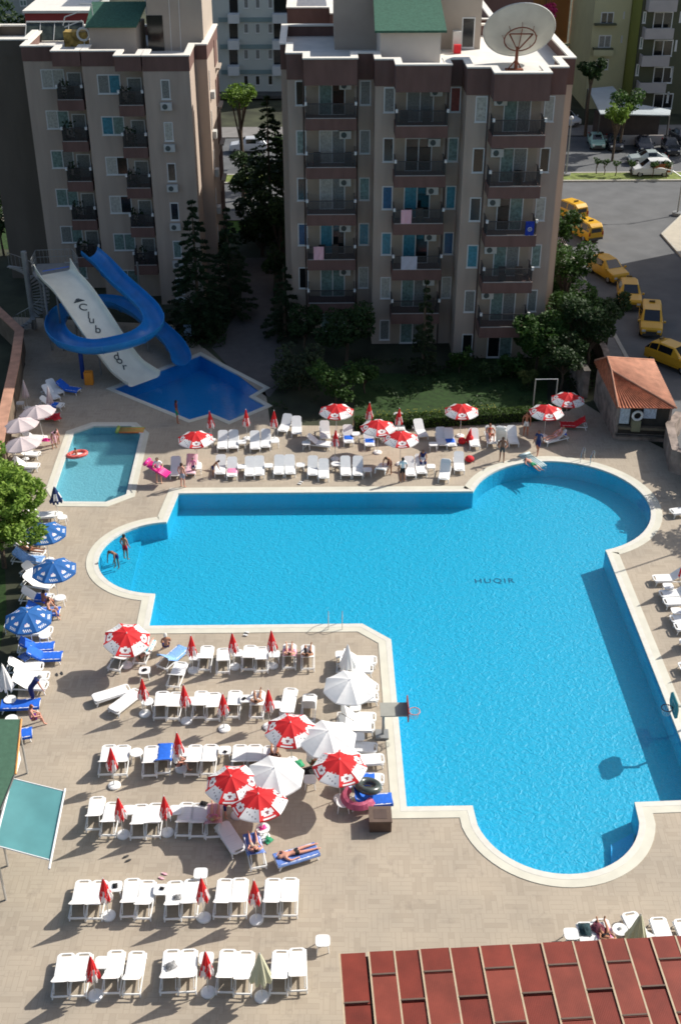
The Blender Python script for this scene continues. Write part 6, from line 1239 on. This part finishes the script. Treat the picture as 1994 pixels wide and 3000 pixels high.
def pose(name):
    "joints in metres; X right, Y forward (or foot end of the lounger), Z up. L side is -X"
    P={}
    def limbs(sh,el,wr,hip,kn,an,to,pal=None):
        P['sh'],P['elbow'],P['wrist'],P['hip'],P['knee'],P['ankle'],P['toe']=sh,el,wr,hip,kn,an,to
    if name in('stand','walk','bend','carry','crouch'): 
        P=dict(pelvis=V3(0,0,.95),waist=V3(0,.01,1.1),chest=V3(0,.0,1.28),upper=V3(0,-.01,1.40),neck=V3(0,.0,1.50),jaw=V3(0,.03,1.57),skull=V3(0,.01,1.655),crown=V3(0,0,1.70),nose=V3(0,.125,1.61),
          shL=V3(-.175,-.01,1.42),shR=V3(.175,-.01,1.42),elbowL=V3(-.25,-.03,1.13),elbowR=V3(.25,-.02,1.13),wristL=V3(-.25,.08,.89),wristR=V3(.24,.12,.90),
          hipL=V3(-.09,0,.90),hipR=V3(.09,0,.90),kneeL=V3(-.11,.03,.49),kneeR=V3(.11,.03,.49),ankleL=V3(-.12,-.01,.09),ankleR=V3(.12,-.01,.09),toeL=V3(-.14,.15,.03),toeR=V3(.14,.15,.03))
        if name=='walk':
            P.update(kneeL=V3(-.10,.22,.52),ankleL=V3(-.1,.28,.11),toeL=V3(-.11,.44,.05),kneeR=V3(.1,-.04,.49),ankleR=V3(.1,-.30,.14),toeR=V3(.1,-.18,.03),wristL=V3(-.26,-.16,.92),elbowL=V3(-.24,-.14,1.14),wristR=V3(.24,.26,.98))
        if name=='carry':
            P.update(elbowL=V3(-.30,.16,1.2),wristL=V3(-.22,.42,1.22),elbowR=V3(.30,.16,1.2),wristR=V3(.22,.42,1.22),kneeL=V3(-.12,.12,.49),ankleL=V3(-.13,.14,.09),toeL=V3(-.14,.3,.03))
        if name in('bend','crouch'):
            a=R(50); 
            for k in ('waist','chest','upper','neck','jaw','skull','crown','nose','shL','shR'):
                p=P[k]-V3(0,0,.95); P[k]=V3(p.x,p.y*math.cos(a)+p.z*math.sin(a),p.z*math.cos(a)-p.y*math.sin(a)+.95)
            P.update(elbowL=V3(-.24,.42,.98),wristL=V3(-.2,.5,.74),elbowR=V3(.24,.42,.98),wristR=V3(.2,.52,.74))
    elif name=='sit': # on a 0.36 m high edge, legs over the side
        P=dict(pelvis=V3(0,0,.47),waist=V3(0,-.02,.62),chest=V3(0,0,.79),upper=V3(0,.03,.91),neck=V3(0,.06,1.0),jaw=V3(0,.10,1.06),skull=V3(0,.09,1.14),crown=V3(0,.08,1.185),nose=V3(0,.205,1.09),
          shL=V3(-.175,.03,.92),shR=V3(.175,.03,.92),elbowL=V3(-.23,.12,.66),elbowR=V3(.23,.12,.66),wristL=V3(-.16,.32,.56),wristR=V3(.15,.34,.58),
          hipL=V3(-.1,.02,.45),hipR=V3(.1,.02,.45),kneeL=V3(-.14,.42,.48),kneeR=V3(.14,.44,.48),ankleL=V3(-.13,.40,.09),ankleR=V3(.16,.50,.09),toeL=V3(-.14,.55,.03),toeR=V3(.18,.65,.03))
    elif name in('recline','reclinek'): # back on the raised panel of the lounger (hinge at y=-.02, z=.34, 38 degrees)
        P=dict(pelvis=V3(0,.02,.46),waist=V3(0,-.11,.54),chest=V3(0,-.24,.66),upper=V3(0,-.34,.74),neck=V3(0,-.42,.81),jaw=V3(0,-.46,.87),skull=V3(0,-.54,.93),crown=V3(0,-.59,.96),nose=V3(0,-.47,1.0),
          shL=V3(-.18,-.34,.75),shR=V3(.18,-.34,.75),elbowL=V3(-.28,-.12,.60),elbowR=V3(.28,-.12,.60),wristL=V3(-.22,.10,.52),wristR=V3(.20,.06,.58),
          hipL=V3(-.09,.06,.44),hipR=V3(.09,.06,.44),kneeL=V3(-.14,.46,.46),kneeR=V3(.14,.46,.46),ankleL=V3(-.13,.86,.41),ankleR=V3(.13,.86,.41),toeL=V3(-.17,.92,.54),toeR=V3(.17,.92,.54))
        if name=='reclinek': P.update(kneeL=V3(-.12,.40,.74),ankleL=V3(-.12,.62,.40),toeL=V3(-.13,.78,.38))
    elif name in('prone','supine'): # flat on a lounger; head at -Y
        s=1 if name=='supine' else -1
        P=dict(pelvis=V3(0,.0,.46),waist=V3(0,-.15,.45),chest=V3(0,-.33,.46),upper=V3(0,-.45,.46),neck=V3(0,-.55,.46),jaw=V3(0,-.62,.46+.02*s),skull=V3(0,-.70,.46),crown=V3(0,-.75,.46),nose=V3(.0 if s>0 else .11,-.66,.46+.12*s if s>0 else .46),
          shL=V3(-.18,-.47,.46),shR=V3(.18,-.47,.46),elbowL=V3(-.30,-.55,.41),elbowR=V3(.31,-.30,.40),wristL=V3(-.16,-.74,.39),wristR=V3(.27,-.06,.38),
          hipL=V3(-.09,.05,.45),hipR=V3(.09,.05,.45),kneeL=V3(-.11,.46,.43),kneeR=V3(.12,.46,.43),ankleL=V3(-.10,.86,.41),ankleR=V3(.14,.87,.41),toeL=V3(-.12,1.02,.38 if s<0 else .50),toeR=V3(.16,1.03,.38 if s<0 else .50))
    return P
def garment(t,me,J,name,mt,test,off=.012):
    "a cloth shell that follows the body: the faces the test keeps, pushed out along their normals"
    vs={};m=MB();V=[];F=[]
    for p in me.polygons:
        c=p.center
        if test(c):
            f=[]
            for vi in p.vertices:
                if vi not in vs: vs[vi]=len(V); v=me.vertices[vi]; V.append(v.co+v.normal*off)
                f.append(vs[vi])
            F.append(f)
    if F: m.add(V,F); return m.build(name,mt,t,smooth=True)
def seg(c,a,b):
    d=b-a; s=max(0,min(1,(c-a).dot(d)/max(1e-9,d.length_squared))); return (c-(a+d*s)).length,s
BONES=[('pelvis','waist'),('waist','chest'),('chest','upper'),('upper','neck'),('neck','jaw'),('jaw','skull'),('skull','crown')]+[x for s in 'LR' for x in (('upper','sh'+s),('sh'+s,'elbow'+s),('elbow'+s,'wrist'+s),('wrist'+s,'palm'+s),('pelvis','hip'+s),('hip'+s,'knee'+s),('knee'+s,'ankle'+s),('ankle'+s,'toe'+s))]
def person(label,ps,loc,rz,skin='tan',hair=(.03,.02,.015),wear=('shorts',M_navy),scale=1.0,group=None,z=0,tweak=None,hairlen=0):
    J=pose(ps)
    if tweak: J.update({k:Vector(v) for k,v in tweak.items()})
    E=[]; 
    for s,sg in (('L',-1),('R',1)):
        w=J['wrist'+s]; d=(w-J['elbow'+s]).normalized(); side=d.cross(Vector((0,0,1))); side=side.normalized() if side.length>.1 else Vector((sg,0,0)); J['palm'+s]=w+d*.075
        up=side.cross(d).normalized()
        for k,(o,l,l2) in enumerate(((-.030,.055,.09),(-.010,.065,.105),(.011,.06,.098),(.031,.048,.075))):
            J['f%d%s'%(k+1,s)]=J['palm'+s]+side*o+d*(l*.55); J['g%d%s'%(k+1,s)]=J['palm'+s]+side*o*1.15+d*l2*.9-up*.018
        J['thumb'+s]=w+d*.045-side*.05*sg-up*.01
        E+=[('upper','sh'+s),('sh'+s,'elbow'+s),('elbow'+s,'wrist'+s),('wrist'+s,'palm'+s),('wrist'+s,'thumb'+s)]+[('palm'+s,'f%d%s'%(k,s)) for k in (1,2,3,4)]+[('f%d%s'%(k,s),'g%d%s'%(k,s)) for k in (1,2,3,4)]
        J['heel'+s]=J['ankle'+s]+(J['ankle'+s]-J['knee'+s]).normalized()*.03
        E+=[('pelvis','hip'+s),('hip'+s,'knee'+s),('knee'+s,'ankle'+s),('ankle'+s,'toe'+s),('ankle'+s,'heel'+s)]
    E+=[('pelvis','waist'),('waist','chest'),('chest','upper'),('upper','neck'),('neck','jaw'),('jaw','skull'),('skull','crown'),('jaw','nose')]
    me=skin_body(J,E,RAD); me.materials.append(MC['skin_'+skin])
    t=thing('person',label,'person',loc,rz,group); t.location.z+=z; t.scale=(scale,)*3
    b=bpy.data.objects.new('body',me); COL.objects.link(b); b.parent=t
    def near(c):
        best=None
        for a,bb in BONES:
            d,s=seg(c,J[a],J[bb])
            if best is None or d<best[0]: best=(d,s,a,bb)
        return best
    NB=[None]
    def test(kind):
        def f(c):
            d,s,a,bb=near(c)
            if kind=='shorts': return (a=='pelvis' and (bb!='waist' or s<.45)) or (a[:3]=='hip' and s<.62)
            if kind=='briefs': return (a=='pelvis' and (bb!='waist' or s<.15)) or (a[:3]=='hip' and s<.12)
            if kind=='top': return (a=='chest' and bb=='upper') 
            if kind=='shirt': return a in('waist','chest') or (a=='pelvis' and bb=='waist' and s>.2) or a=='upper' or (a[:2]=='sh' and s<.5)
            if kind=='dress': return a in('pelvis','waist','chest','upper') or (a[:3]=='hip') or (a[:4]=='knee' and s<.2)
            if kind=='trousers': return (a=='pelvis' and (bb!='waist' or s<.5)) or a[:3]=='hip' or (a[:4]=='knee' and s<.92)
        return f
    if isinstance(wear[0],str): wear=(wear,)
    for k,mm in wear:
        garment(t,me,J,{'briefs':'swimwear','top':'bikini_top'}.get(k,k),mm,test(k),.03 if k=='dress' else .013)
    # hair: cap on the back and top of the head
    hd=(J['crown']-J['jaw']).normalized(); fw=(J['nose']-J['jaw']); fw=(fw-hd*fw.dot(hd)).normalized(); hc=J['skull']
    hm=mat('hair_%02d%02d'%(int(hair[0]*99),int(hair[1]*99)),hair,.7,.25,12)
    garment(t,me,J,'hair',hm,lambda c:((c-J['jaw']).dot(hd)>-.02-hairlen and near(c)[2] in('neck','jaw','skull')) and ((c-hc).dot(fw)<.028 or (c-hc).dot(hd)>.055),.022)
    m=MB(); rt=hd.cross(fw).normalized()
    for s in (-1,1): m.ball(tuple(J['skull']-hd*.03+fw*.088+rt*s*.032),.011,6,4)
    m.build('eyes',mat('eye_dark',(.02,.015,.01),.3,0),t)
    m=MB(); q=J['jaw']+fw*.072-hd*.005; m.add([tuple(q-rt*.024),tuple(q+rt*.024),tuple(q+rt*.018+hd*.012+fw*.004),tuple(q-rt*.018+hd*.012+fw*.004)],[(0,1,2,3)]); m.build('mouth',mat('lip',(.35,.10,.09),.5,0),t)
    return t
def onl(px,py,ang,z=.34): # position of a lounger whose foot end is at px,py
    p=G(px,py,z); a=R(ang); c=p-Vector((math.cos(a),math.sin(a),0))*.95; return (c.x,c.y,0),a-PI/2
def pl(label,ps,px,py,ang,**k):
    l,r=onl(px,py,ang); return person(label,ps,l,r,**k)
def pg(label,ps,px,py,head,**k):
    g=G(px,py,0); return person(label,ps,(g.x,g.y,0),R(head)-PI/2,**k)
BR=(.06,.03,.015); BLD=(.35,.25,.12); GRY=(.4,.38,.36); BK=(.02,.015,.012)
pl('person sunbathing face down on turquoise striped towel, dark shorts','prone',440,1872,80,skin='pink',wear=('briefs',M_black),hair=BR)
g=G(490,1915,0); person('person with a pale cap sitting on the pale blue towel lounger','sit',(g.x,g.y,0),R(15),skin='tan',wear=('shorts',M_navy),hair=(.7,.68,.6))
pl('woman in patterned swimwear reclining, left of the couple by the pool','recline',847,1887,92,skin='fair',wear=(('briefs',M_pinkp),('top',M_pinkp)),hair=BR)
pl('man in black shorts reclining, right of the couple by the pool','reclinek',903,1889,88,skin='tan',wear=('shorts',M_black),hair=BR)
pl('person reclining behind the rightmost umbrella of second poolside row','reclinek',755,2021,90,skin='tan',wear=(('briefs',M_pl),('top',M_pl)),hair=BR)
g=G(505,2290,0)+Vector((.12,.65,0)); person('woman in white shirt and dark shorts sitting on a blue towel','sit',(g.x,g.y,0),R(-75),skin='pink',wear=(('shirt',M_pl),('shorts',M_black)),hair=BK)
pl('person lying under the edge of the lower left red umbrella','recline',632,2352,90,skin='pink',wear=(('briefs',M_pink),('top',M_pink)),hair=BLD)
pl('man sunbathing without a shirt beside the round table','recline',738,2440,100,skin='pink',wear=('shorts',mat('beige_shorts',(.55,.42,.33),.9,.1,5)),hair=BK)
l,r=onl(930,2480,22); person('person sunbathing face down in black swimwear on navy towel','prone',l,r,skin='pink',wear=('briefs',M_black),hair=BLD)
l,r=onl(746,2180,90); person('person lying down in the shade above the lowest white umbrella','recline',(l[0]+.9,l[1],0),r,skin='tan',wear=(('briefs',M_black),('top',M_pl)),hair=BK)
g=G(905,2255,0); person('person sitting with green towel under the right red umbrella','sit',(g.x,g.y,0),R(-60),skin='tan',wear=(('shirt',M_pl),('shorts',M_green)),hair=BK)
g=G(660,2395,0); person('child in red leaning under the two lower red umbrellas','crouch',(g.x,g.y,0),R(-80),skin='pink',wear=(('shirt',M_red),('shorts',M_navy)),hair=BR,scale=.72)
g=G(97,2060,0); person('elderly person in a navy robe bending over the left loungers','bend',(g.x,g.y,0),R(-60),skin='pink',wear=('dress',M_navy),hair=GRY)
g=G(85,2140,0)+Vector((.1,.35,0)); person('man in purple shorts sitting on a blue lounger at left','sit',(g.x,g.y,0),R(-70),skin='pink',wear=('shorts',mat('purple_shorts',(.16,.02,.25),.85,.3,5)),hair=(.25,.09,.05))
g=G(132,1785,0); person('dark haired man with tanned back sitting beside the lowest blue umbrella','sit',(g.x,g.y,0),R(-50),skin='red',wear=('shorts',M_blue),hair=BK)
g=G(135,1800,0); person('person with fair back leaning forward behind the blue mat','sit',(g.x+.25,g.y-.2,0),R(-100),skin='fair',wear=('shorts',M_lblue),hair=BR)
pl('person lying on white lounger just right of the bright tree','recline',133,1618,-8,skin='tan',wear=(('briefs',M_black),('top',M_black)),hair=BR)
pl('bather reclining on the clear air mattress at round pool end','supine',1566,1405,-65,skin='fair',wear=('shorts',M_green),hair=BR,z=-.42) if False else None
g=G(1558,1362,0); person('bather lying on the clear air mattress, green swimwear','supine',(g.x,g.y,-.38),R(28)+PI,skin='pink',wear=('shorts',M_green),hair=BR)
g=G(370,1640,-.8); person('bather standing in the shallow round end of pool','stand',(g.x,g.y,-.8),R(-30),skin='tan',wear=('shorts',M_red),hair=BK)
g=G(345,1668,-.9); person('bather bending towards the water in the shallow end','bend',(g.x,g.y,-.8),R(150),skin='dark',wear=('shorts',M_navy),hair=BK)
pg('man in checked shorts without shirt standing at upper pool edge','stand',536,1428,60,skin='pink',wear=('shorts',mat('checked_shorts',(.45,.40,.45),.9,.5,9)),hair=BR)
pg('person carrying a magenta inflatable at the upper pool edge','carry',466,1412,-75,skin='fair',wear=(('shirt',M_pl),('shorts',M_navy)),hair=BK)
pg('child crouching beside a white lounger at the upper pool edge','crouch',625,1395,10,skin='tan',wear=('shorts',M_navy),hair=BR,scale=.75)
pg('child in pink beside the pink towel lounger, upper left','stand',568,1392,-90,skin='pink',wear=(('shirt',M_pink),('shorts',M_navy)),hair=BK,scale=.72)
pg('tanned man in shorts helping to move a white lounger','bend',1140,1388,-120,skin='tan',wear=('shorts',mat('maroon_shorts',(.20,.05,.05),.9,.2,5)),hair=BR)
pg('man in black shorts and white shirt standing beside moved lounger','stand',1178,1412,100,skin='tan',wear=(('shorts',M_black),('shirt',M_pl)),hair=BK)
g=G(1238,1372,0); person('person wrapped in navy cloth sitting among the upper loungers','sit',(g.x,g.y+.3,0),R(180),skin='tan',wear=(('dress',M_navy),),hair=BK)
pl('woman in dark red swimwear reclining in the back row','reclinek',1442,1298,-90,skin='tan',wear=(('briefs',M_red),('top',M_red)),hair=BR)
pg('person walking while carrying a white lounger overhead','carry',1468,1350,-100,skin='dark',wear=('shorts',M_dgrey),hair=BK)
pg('man in white shorts standing near the frame gate','stand',1538,1274,-100,skin='red',wear=('shorts',M_pl),hair=BR)
pl('woman reclining beneath the right pair of red umbrellas','recline',1592,1290,205,skin='pink',wear=(('briefs',M_pinkp),('top',M_pinkp)),hair=BLD)
pg('person in dark blue shorts walking to the round pool end','walk',1573,1330,-120,skin='red',wear=(('shorts',M_navy),('shirt',mat('dark_blue_shirt',(.03,.05,.14),.9,.2,5))),hair=BK)
pg('woman in a pink dress leaning at the kid pool corner','bend',160,1312,-55,skin='tan',wear=('dress',M_pinkp),hair=BK)
pg('child standing beside the woman in pink at kid pool','stand',172,1300,-20,skin='pink',wear=('shorts',M_pinkp),hair=BK,scale=.65)
g=G(224,1330,.02); person('child sitting in the red and white dinghy','sit',(g.x,g.y,-.40),R(40),skin='red',wear=('shorts',M_red),hair=BK,scale=.7)
pg('person in green shorts standing on the near edge of slide pool','stand',520,1240,10,skin='red',wear=(('shorts',M_green),('shirt',mat('dark_red_shirt',(.16,.03,.03),.9,.1,4))),hair=BK)
l,r=onl(1756,2692,92); person('person in purple reclining beside the red roof','recline',l,r,skin='tan',wear=(('top',mat('purple_brown',(.16,.04,.06),.9,.4,8)),('briefs',M_black)),hair=BK)
g=G(688,0+1,20)
# things being carried
g=G(452,1376,.9); t=lilo(458,1374,.95,R(70),'magenta inflatable mattress carried at the upper pool edge',M_mag,5,.7,1.7,tilt=(R(25),0))
l=G(1462,1330,0); o=place('lounger_flat','white lounger carried upright by a walking person',(l.x+.05,l.y+.35,1.0),R(-15),LG,tilt=(R(-60),0))
l=G(1118,1400,0); o=place('lounger_flat','white lounger being moved, tilted up from the pool edge',(l.x+.05,l.y+.3,.30),R(165),LG,tilt=(R(18),0))
# drop prototypes that were never placed
def kill(o):
    for c in [c for c in bpy.data.objects if c.parent==o]: kill(c)
    bpy.data.objects.remove(o)
for k,(r_,used) in PROTO.items():
    if not used: kill(r_)
